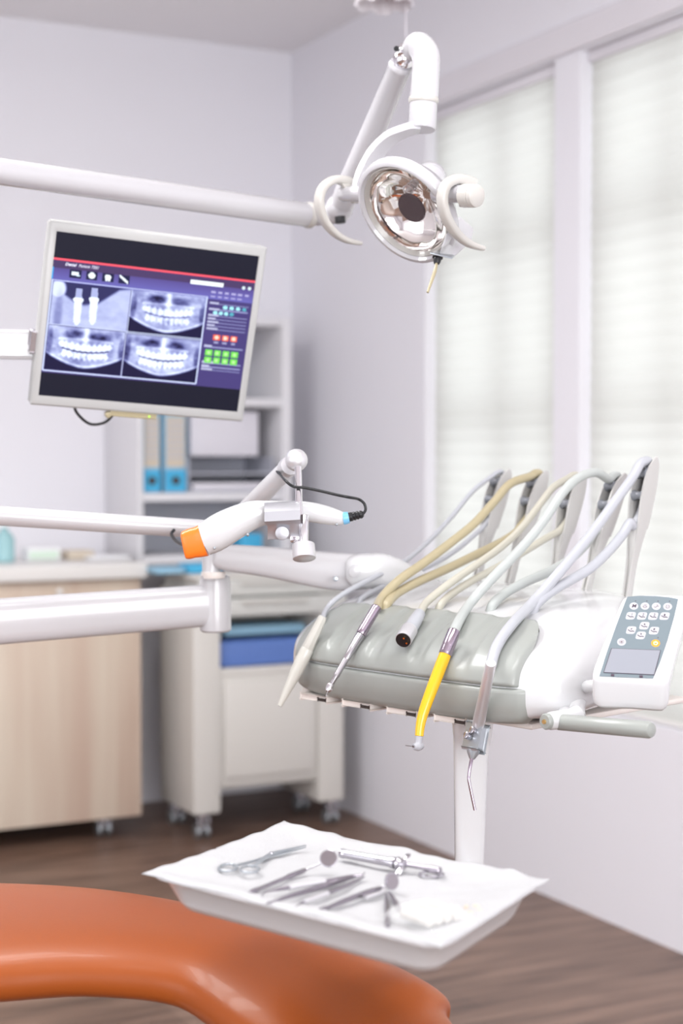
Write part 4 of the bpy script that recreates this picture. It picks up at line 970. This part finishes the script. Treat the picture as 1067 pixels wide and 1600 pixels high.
ax_ = (V(0, 536, 2.56)-ar); axn = ax_.normalized(); far_ = ar+axn*1.0; far_.z = ar.z+.004
obox(bm, (ar+far_)/2, (far_-ar).normalized(), Vector((0, 1, 0)), Vector((0, 0, 1)), ((far_-ar).length, .022, .038), .004); T.part('support_arm', bm, 'enamel')
bm = NB(); obox(bm, MP(.13, MH*.62, -.045), mx_, my, mn, (.10, .09, .02), .006); T.part('mount_plate', bm, 'steel')

# ================================================================== SCANNER HOLDER AND SCANNER
SD = 2.28
T = Thing('scanner_holder', 'white tubular arm with steel ball joint and chrome clamp rod', 'holder', V(330, 822, 2.47))
h0 = V(0, 806, 2.42); h1 = V(335, 828, 2.47); hd_ = (h0-h1); h2_ = h1+hd_*(1+.62/hd_.length)
bm = NB(); L = (h1-h2_).length; lathe(bm, h2_, h1, [(0, .0155), (L, .0145), (L+.003, .011)], 26); T.part('horizontal_arm', bm, 'enamel')
bm = NB(); a0, a1 = V(345, 838, 2.47), V(449, 732, 2.33); L = (a1-a0).length
ball(bm, V(343, 836, 2.47), .017, 20); lathe(bm, a0, a1, [(0, .0155), (L*.5, .0145), (L-.004, .0138), (L, .0120)], 26); T.part('diagonal_arm', bm, 'enamel')
bm = NB(); bc = V(463, 719, 2.29); lathe(bm, V(447, 733, 2.335), V(456, 725, 2.31), [(0, .0135), (.003, .0145), (.012, .0150), (.02, .0140)], 24); ball(bm, bc, .0163, 32); T.part('ball_joint', bm, 'satin', label='brushed steel ball joint')
bm = NB(); rt, rb = V(465.5, 730, 2.28), V(474, 852, 2.235); sweep(bm, [rt, V(467, 786, 2.26), rb], [.0050, .0050, .0052], 20); cyl(bm, V(475, 806, 2.252), rb, .0068, 20, .001); T.part('clamp_rod', bm, 'chrome', label='chrome rod')
bm = NB(); rdir = (rb-rt).normalized(); lathe(bm, rb-rdir*.002, rb+rdir*.022, [(0, .0145), (.001, .0158), (.019, .0162), (.0215, .0162), (.022, .0155)], 32); T.part('clamp_knob', bm, 'satin')
# bracket saddle
bm = NB(); sp = [(2.272, 782, .0), (2.25, 786, 0), (2.238, 797, 0), (2.238, 812, 0), (2.248, 820, 0), (2.252, 840, 0)]
rows = []
for d_, y_, _ in sp:
    l_, r__ = V(413 if y_ < 815 else 418, y_+3, d_), V(469, y_, d_-.004); rows.append((l_, r__))
pr = [r[0] for r in rows]
vs0 = [[bm.verts.new(p) for p in r] for r in rows]; vs1 = [[bm.verts.new(p+Vector((0, .0025, -.0006))) for p in r] for r in rows]
for a, b_ in zip(vs0[:-1], vs0[1:]): bm.faces.new((a[0], a[1], b_[1], b_[0]))
for a, b_ in zip(vs1[:-1], vs1[1:]): bm.faces.new((a[0], a[1], b_[1], b_[0]))
for k in (0, 1):
    for i in range(len(rows)-1): bm.faces.new((vs0[i][k], vs0[i+1][k], vs1[i+1][k], vs1[i][k]))
for k in (0, -1): bm.faces.new((vs0[k][0], vs0[k][1], vs1[k][1], vs1[k][0]))
br_ = T.part('bracket', bm, 'bracketmetal', label='folded steel bracket', angle=50)
bm = NB(); c = V(441, 833, 2.247); cyl(bm, c+Vector((0, .004, 0)), c-Vector((0, .006, 0)), .0098, 26, .001); T.part('bracket_knob', bm, 'bracketmetal', parent=br_)
bm = NB(); obox(bm, V(462, 842, 2.25), Vector((1, 0, 0)), Vector((0, 1, 0)), Vector((0, 0, 1)), (.016, .012, .010), .002); T.part('clamp_block', bm, 'chrome', parent=br_)

T = Thing('intraoral_scanner', 'white curved intraoral scanner with orange tip resting in the bracket', 'scanner', V(425, 815, SD))
cp = [(317, 845), (335, 835), (357, 822), (390, 806), (415, 801), (440, 799), (468, 798), (490, 801), (510, 805), (528, 809), (538, 810)]
wd = [25, 27.5, 27, 23, 19, 16.5, 15.2, 15.5, 14.5, 12, 9]
bm = NB(); mmp = SD/F_PX
sweep(bm, [V(x, y, SD) for x, y in cp], [(w_*mmp*.85, w_*mmp) for w_ in wd], 28, 5, up=(0, 0, 1), sq=2.4)
bd = T.part('scanner_body', bm, 'shell', angle=60)
bm = NB(); tipp = [(283, 856), (289, 852), (300, 850), (311, 848), (320, 843)]; tw = [15, 20, 23.5, 24.5, 26.3]
tipp = [(287, 853), (291, 852), (301, 848.5), (311, 846.5), (318, 844.3)]; tw = [20, 22.5, 23.5, 24.5, 25.6]
sweep(bm, [V(x, y, SD) for x, y in tipp], [(w_*mmp*.85, w_*mmp) for w_ in tw], 28, 4, up=(0, 0, 1), sq=3.4); T.part('protective_tip', bm, 'orange_tip', label='orange silicone tip')
bm = NB(); rp = [V(536, 810, SD), V(540, 809.5, SD), V(545, 808.5, SD)]; sweep(bm, rp, [.0092, .0090, .0082], 22); T.part('ring', bm, 'lightblue')
bm = NB(); cs, ce = V(544, 808.5, SD), V(568, 803, SD); L = (ce-cs).length
lathe(bm, cs, ce, [(0, .0066), (L*.25, .0066), (L*.3, .0056), (L*.38, .0064), (L*.45, .0064), (L*.5, .0052), (L*.58, .0062), (L*.66, .0062), (L*.7, .0050), (L*.78, .0058), (L*.88, .0056), (L, .0035)], 20); T.part('cable_plug', bm, 'black')
bm = NB(); cbl = [(566, 804), (571, 797), (569, 787), (560, 780), (545, 777), (525, 773), (500, 767), (475, 762), (458, 760), (447, 752), (438, 742), (432, 735), (431, 730)]
sweep(bm, [V(x, y, SD-.02 if 3 < i < 10 else SD+.0) for i, (x, y) in enumerate(cbl)][:-3] + [V(438, 742, 2.31), V(432, 735, 2.335), V(433, 729, 2.36), V(441, 741, 2.385)], .0021, 10, 5)
T.part('cable', bm, 'black')
bm = NB()
for x, y, r in ((335, 858, .0022), (387, 837, .0026), (526, 821, .0022)):
    c = V(x, y-1.5, SD-.018); ball(bm, c, r, 10)
T.part('screw', bm, 'greymetal', parent=bd)
bm = NB(); sweep(bm, [V(272, 828, 2.44), V(268, 835, 2.43), V(276, 846, 2.40), V(290, 852, 2.36), V(306, 852, 2.33)], .0026, 10, 5)
solo('power_lead', 'short black lead hanging behind the orange scanner tip', 'cable', bm, 'black', V(276, 846, 2.40))

# ================================================================== TRAY
ZT = .760
cL, cF, cR, cN = VZ(229, 1366, ZT), VZ(446, 1288, ZT), VZ(850, 1377, ZT), VZ(688, 1481, ZT)
def quadpt(a, b_, C=(None,)): return cL*(1-a)*(1-b_)+cF*(1-a)*b_+cR*a*b_+cN*a*(1-b_)     # a: left->right edge, b: near->far
def rquad(inset, z, r=.03, n_=6):
    """rounded quadrilateral outline"""
    P = [cL, cF, cR, cN]; cen = sum(P, Vector())/4; out = []
    for i in range(4):
        p, pr_, nx = P[i], P[i-1], P[(i+1) % 4]
        e1 = (pr_-p).normalized(); e2 = (nx-p).normalized(); pp = p+(e1+e2)*inset
        for q in range(n_+1):
            t = q/n_; a = pp+e1*r; b2 = pp+e2*r
            out.append((a*(1-t)**2+pp*2*t*(1-t)+b2*t**2)); out[-1] = Vector((out[-1].x, out[-1].y, z))
    return out
T = Thing('instrument_tray', 'white plastic tray with flared rim under the paper liner', 'tray', Vector((TC.x, TC.y, ZT-.042)))
bm = NB(); loft(bm, [rquad(.045, ZT-.0405), rquad(.026, ZT-.038), rquad(.020, ZT-.030), rquad(.010, ZT-.008), rquad(.000, ZT-.003), rquad(.000, ZT), rquad(.006, ZT), rquad(.014, ZT-.006), rquad(.022, ZT-.020)], cap0=True)
bm.faces.new([bm.verts.new(p) for p in rquad(.022, ZT-.020)]); bmesh.ops.remove_doubles(bm, verts=bm.verts, dist=.00001)
T.part('tray_body', bm, 'tray', angle=50)
# liner draped across the rim
lL, lF, lR, lN = VZ(221, 1362, ZT+.002), VZ(444, 1280, ZT+.008), VZ(859, 1370, ZT+.004), VZ(690, 1479, ZT+.001)
bm = NB(); NA, NBb = 70, 60; g = []
ph = [random.uniform(0, 6.28) for _ in range(12)]
def linz(a, b_):
    e = min(a, 1-a, b_, 1-b_); z = ZT+.0022-.0028*max(0, 1-e/.012)*(1 if b_ < .5 else .2)
    z -= .0058*sm(np.array(e), .03, .16)
    z += .0010*math.sin(a*19+ph[0]+b_*3)*math.sin(b_*13+ph[1]) + .0006*math.sin(a*47+ph[2])*math.sin(b_*39+ph[3])
    z += .006*max(0, 1-math.hypot(a, 1-b_)*6) + .0035*max(0, 1-abs(a-.88)*22)*max(0, (b_-.6)/.4)
    return float(z)
def linp(a, b_, dz=0.0):
    p = lL*(1-a)*(1-b_)+lF*(1-a)*b_+lR*a*b_+lN*a*(1-b_)
    wob = .0022*(math.sin(a*23+ph[4])+math.sin(a*61+ph[5])*.5)
    if b_ > .98: p = p + (lF-lL).normalized()*wob
    if b_ < .02: p = p + (lL-lF).normalized()*wob*.5
    return Vector((p.x, p.y, linz(a, b_)+dz))
for i in range(NA+1): g.append([bm.verts.new(linp(i/NA, j/NBb)) for j in range(NBb+1)])
for i in range(NA):
    for j in range(NBb): bm.faces.new((g[i][j], g[i+1][j], g[i+1][j+1], g[i][j+1]))
ln = solo('paper_liner', 'white crinkled paper liner spread over the tray', 'paper liner', bm, 'liner', quadpt(.5, .5), angle=60)
sf = ln.modifiers.new('thickness', 'SOLIDIFY'); sf.thickness = .0006; sf.offset = -1
ZI = ZT-.0019           # top of the liner in its middle
def G(px, py, h=0.0): return VZ(px, py, ZI+h)
OR = 'handled tools on the paper liner'
# scissors
tp, pv = G(478, 1322.5, .003), G(424, 1336, .003)
r1c, r2c = G(356, 1354.5, .003), G(390, 1360, .003)
T = Thing('scissors', 'fine steel scissors lying nearest the left corner of the tray', 'scissors', (pv.x, pv.y, ZI))
for k, (rc, off, zz) in enumerate(((r1c, -.0012, .0022), (r2c, .0012, .0044))):
    bm = NB(); dr = (tp-pv).normalized(); sd = Vector((-dr.y, dr.x, 0)); e = rc+(pv-rc).normalized()*.009
    Z = lambda p: Vector((p.x, p.y, ZI+zz))
    sweep(bm, [Z(e), Z((e+pv)/2 + sd*(-.0015 if k == 0 else .001)), Z(pv), Z(pv+(tp-pv)*.4+sd*off), Z(tp)], [(.0018, .0012), (.0022, .0012), (.0034, .0012), (.0024, .0011), (.0006, .0006)], 12, 5, up=(0, 0, 1), sq=3.5)
    rg = [Z(rc+Vector((.0100*math.cos(q*math.pi/10), .0155*math.sin(q*math.pi/10), 0))) for q in range(21)]
    sweep(bm, rg, [(.0017, .0014)]*21, 10, 0, up=(0, 0, 1)); T.part('blade', bm, 'greymetal')
bm = NB(); cyl(bm, Vector((pv.x, pv.y, ZI+.001)), Vector((pv.x, pv.y, ZI+.0065)), .0024, 14, .0004); T.part('pivot_screw', bm, 'toolchrome')
# mouth mirrors
def mouth_mirror(label, ha_, hb_, neck, disc_px, r, tilt, lean=0.0):
    a, b2 = G(*ha_, .003), G(*hb_, .0035); dc = G(*disc_px, 0); dc = V(disc_px[0], disc_px[1], b2.y-.001 if lean == 0 else lean)
    T = Thing('mouth_mirror', label, 'dental mirror', (a.x, a.y, ZI), group='mouth mirrors')
    bm = NB(); L = (b2-a).length; lathe(bm, a, b2, [(0, .0018), (.002, .0027), (L*.12, .0028), (L*.14, .0023), (L*.65, .0023), (L*.68, .0029), (L*.95, .0028), (L, .0016)], 18); T.part('handle', bm, 'tool')
    nr = tilt.normalized()
    bm = NB(); sweep(bm, [b2, V(*neck, (b2.y+dc.y)/2), dc-nr*.0015], [.0013, .0011, .0010], 10, 3); T.part('neck', bm, 'toolchrome')
    bm = NB(); lathe(bm, dc-nr*.002, dc+nr*.0012, [(0, r*.8), (.001, r), (.003, r), (.0032, r*.93)], 32); hd2 = T.part('mirror_frame', bm, 'toolchrome')
    bm = NB(); lathe(bm, dc+nr*.0010, dc+nr*.0016, [(0, r*.88), (.0006, r*.88)], 32); T.part('mirror_glass', bm, 'mirror', parent=hd2)
mouth_mirror('mouth mirror with its dark round face turned up, left of the syringe', (390, 1395), (478, 1359), (492, 1353), (513.5, 1341.5), .0098, Vector((-.10, -.85, .52)))
mouth_mirror('mouth mirror with bright narrow face, beside the clear bag', (497, 1424), (596, 1387), (604, 1383), (612, 1377), .0092, Vector((.62, -.70, .2)))
def tool(name, label, cat, pts, rads, m='tool', h=.003, group=None, extra=None):
    P = [G(x, y, h) if len(p_) == 2 else G(x, y, p_[2]) for p_ in pts for x, y in (p_[:2],)]
    T = Thing(name, label, cat, (P[0].x, P[0].y, ZI), group=group)
    bm = NB(); sweep(bm, P, rads, 12, 4); T.part('shaft', bm, m)
    if extra:
        bm = NB(); q = [G(*p_, h+.0006) for p_ in extra]; sweep(bm, q, [.0028]*len(q), 14, 0); T.part('grip', bm, 'satin')
    return T
tool('dental_explorer', 'slender hooked explorer with pale grip, farthest of the crossed tools', 'dental tool', [(410, 1401), (412, 1395), (425, 1392), (445, 1388), (500, 1379), (548, 1370), (566, 1367, .006), (570, 1362, .008)], [.0004, .0007, .001, .0022, .0024, .0022, .001, .0004], 'tool', .0045, 'explorers', [(452, 1387), (480, 1382), (508, 1377.5)])
# tweezers of two limbs
def tweezers(label, a, b2, spread, m='tool'):
    A, B2 = G(*a, .004), G(*b2, .004); d = (A-B2).normalized(); sd = Vector((-d.y, d.x, 0))
    T = Thing('tweezers', label, 'tweezers', (A.x, A.y, ZI), group='tweezers')
    L = (B2-A).length
    for k in (-1, 1):
        bm = NB(); sweep(bm, [B2, B2+d*L*.25+sd*k*spread*.6, B2+d*L*.6+sd*k*spread, A+sd*k*.0003], [(.0012, .0018), (.0014, .0021), (.0011, .0018), (.0004, .0007)], 10, 5, up=(0, 0, 1), sq=3); T.part('limb', bm, m)
tweezers('dark steel tweezers lying in the middle of the crossed tools', (416, 1412), (556, 1369), .0026)
tool('dental_probe', 'probe with pale grip, nearest of the crossed tools', 'dental tool', [(461, 1419), (466, 1414), (475, 1409), (512, 1396), (548, 1380), (569, 1370)], [.0005, .0008, .0014, .0024, .0022, .0010], 'tool', .0032, 'explorers', [(476, 1409), (495, 1402), (512, 1396)])
tweezers('steel tweezers whose joined end touches the bright mouth mirror', (495, 1425), (585, 1389), .0022)
tool('dental_excavator', 'thin steel excavator crossing under the bright mouth mirror', 'dental tool', [(571, 1403), (590, 1397), (600, 1392), (606, 1386)], [.0026, .0024, .0014, .0008], 'satin')
tool('short_burnisher', 'short upright steel tool pointing to the near rim', 'dental tool', [(605.5, 1448), (605, 1425), (604, 1408), (603, 1396)], [.0024, .0028, .0024, .0010])
tool('short_plugger', 'short slanting steel tool next to the clear bag', 'dental tool', [(626, 1421), (618, 1410), (611, 1399), (606, 1393)], [.0026, .0026, .0018, .0009])
# cartridge syringe
a, b2, c2, e2_ = G(531, 1333, .008), G(618, 1349, .008), G(634, 1351, .008), G(688, 1361, .008)
T = Thing('cartridge_syringe', 'chrome cartridge syringe with finger wings across the far side', 'syringe', (b2.x, b2.y, ZI))
bm = NB(); L = (b2-a).length; lathe(bm, a, b2, [(0, .0022), (.001, .0050), (.006, .0054), (.007, .0046), (L*.3, .0048), (L-.006, .0052), (L-.005, .0064), (L, .0064)], 26); T.part('barrel', bm, 'toolchrome')
bm = NB(); dd = (c2-b2).normalized(); sd = Vector((-dd.y, dd.x, 0)); cc = (b2+c2)/2
lathe(bm, b2, c2, [(0, .0058), (.003, .0078), (.006, .0060), (.011, .0060), ((c2-b2).length, .0045)], 22)
for k in (-1, 1): obox(bm, cc+sd*k*.008+dd*.003+ZX*(.004*k), dd, (sd*.8+ZX*.5).normalized(), dd.cross((sd*.8+ZX*.5).normalized()), (.006, .016, .0022), .001)
T.part('finger_wings', bm, 'toolchrome')
bm = NB(); L = (e2_-c2).length; lathe(bm, c2, e2_, [(0, .0024), (L*.55, .0024), (L*.56, .0034), (L*.7, .0034), (L*.71, .0042), (L*.98, .0042), (L, .0034)], 18); T.part('plunger', bm, 'tool')
bm = NB(); rc = G(674, 1366, .002); sweep(bm, [rc+Vector((.0135*math.cos(q*math.pi/12), .0105*math.sin(q*math.pi/12), 0)) for q in range(25)], .0013, 8); T.part('thumb_ring', bm, 'toolchrome')
# clear bag with cotton rolls
bc = G(672, 1436, .004)
rollax = (G(640, 1412)-G(712, 1436)).normalized(); rsd = Vector((-rollax.y, rollax.x, 0))
for q in range(4):
    c = bc + rsd*((q-1.5)*.0115) + Vector((0, 0, .0045))
    bm = NB(); sweep(bm, [c-rollax*.021, c-rollax*.0195, c+rollax*.0195, c+rollax*.021], [.004, .0054, .0054, .004], 14)
    solo('cotton_roll', 'white cotton roll in the clear bag, number %s from the chair side' % ('one', 'two', 'three', 'four')[q] if False else ['cotton roll in the bag nearest the tray rim' , 'cotton roll in the bag, second nearest the rim', 'cotton roll in the bag, second from the tools side', 'cotton roll in the bag nearest the chrome syringe'][q if rsd.y > 0 else 3-q], 'cotton roll', bm, 'cotton', c, group='cotton rolls in the clear bag')
bm = NB(); t = []; 
for i in range(25):
    row = []
    for j in range(19):
        u, v = (i/24-.5), (j/18-.5); hh = .0175*(max(0, 1-(2*u)**4))**.6*(max(0, 1-(2*v)**4))**.6 + .0012*math.sin(i*1.7+j)*math.cos(j*1.3)*(1-abs(2*u))*(1-abs(2*v))
        row.append(bm.verts.new(bc+rollax*(u*.078)+rsd*(v*.062)+Vector((0, 0, max(hh, 0)-.002))))
    t.append(row)
for i in range(24):
    for j in range(18): bm.faces.new((t[i][j], t[i+1][j], t[i+1][j+1], t[i][j+1]))
solo('clear_bag', 'crumpled clear bag holding cotton rolls on the near corner of the liner', 'bag', bm, 'bag', bc, angle=80)
for q, (px, py) in enumerate(((728, 1418), (744, 1417), (734, 1427), (749, 1424), (731, 1434))):
    c = G(px, py, .003); bm = NB(); an = random.uniform(0, 3.1); ax2 = Vector((math.cos(an), math.sin(an), 0))
    lathe(bm, c-ax2*.004, c+ax2*.004, [(0, .0012), (.001, .0024), (.004, .0026), (.007, .0022), (.008, .001)], 10)
    solo('cotton_pellet', ['cream cotton pellet nearest the clear bag', 'cream cotton pellet on the far side of the pellets', 'cream cotton pellet in the middle of the pellets', 'cream cotton pellet nearest the right rim', 'cream cotton pellet nearest the near rim'][q], 'cotton pellet', bm, 'sand', c, group='cotton pellets right of the bag')

# ================================================================== CHAIR
T = Thing('dental_chair', 'orange leather dental chair backrest running off the lower left', 'dental chair', Vector((-.95, 2.0, 0)))
ST = [(-.95, 2.13, .565, .18, .042), (-.62, 2.09, .580, .20, .046), (-.42, 2.050, .588, .192, .047), (-.27, 2.015, .593, .150, .042), (-.14, 1.970, .583, .122, .041), (-.03, 1.888, .562, .138, .043), (.045, 1.815, .542, .132, .040), (.085, 1.79, .531, .095, .031), (.104, 1.78, .526, .035, .012)]
bm = NB(); C = crom(ST, 6); rows = []
for i, p in enumerate(C):
    a = C[max(i-1, 0)]; b_ = C[min(i+1, len(C)-1)]; tg = Vector((b_-a)[:3]).normalized(); nr = Vector((0, 0, 1)); nr = (nr-tg*nr.dot(tg)).normalized(); sd = tg.cross(nr); row = []
    for j in range(40):
        an = 2*math.pi*j/40; ca, sa_ = math.cos(an), math.sin(an); e_ = 2/2.5; ca = math.copysign(abs(ca)**e_, ca); sa_ = math.copysign(abs(sa_)**e_, sa_)
        row.append(Vector(p[:3])+sd*(p[3]*ca)+nr*(p[4]*sa_*(1 if sa_ > 0 else .85)))
    rows.append(row)
loft(bm, rows, True, True); T.part('backrest_cushion', bm, 'leather', label='orange leather cushion', angle=80)
bm = NB(); sweep(bm, [Vector((-.95, 2.12, .51)), Vector((-.8, 2.12, .52)), Vector((-.66, 2.11, .53)), Vector((-.56, 2.10, .54))], [(.08, .02), (.08, .02), (.07, .018), (.03, .008)], 16, 4, up=(0, 0, 1), sq=4); T.part('backrest_frame', bm, 'enamel')
bm = NB(); lathe(bm, Vector((-.95, 2.12, 0)), Vector((-.95, 2.12, .56)), [(0, .24), (.03, .25), (.06, .22), (.08, .10), (.5, .08), (.56, .11)], 32); T.part('pedestal', bm, 'enamel')
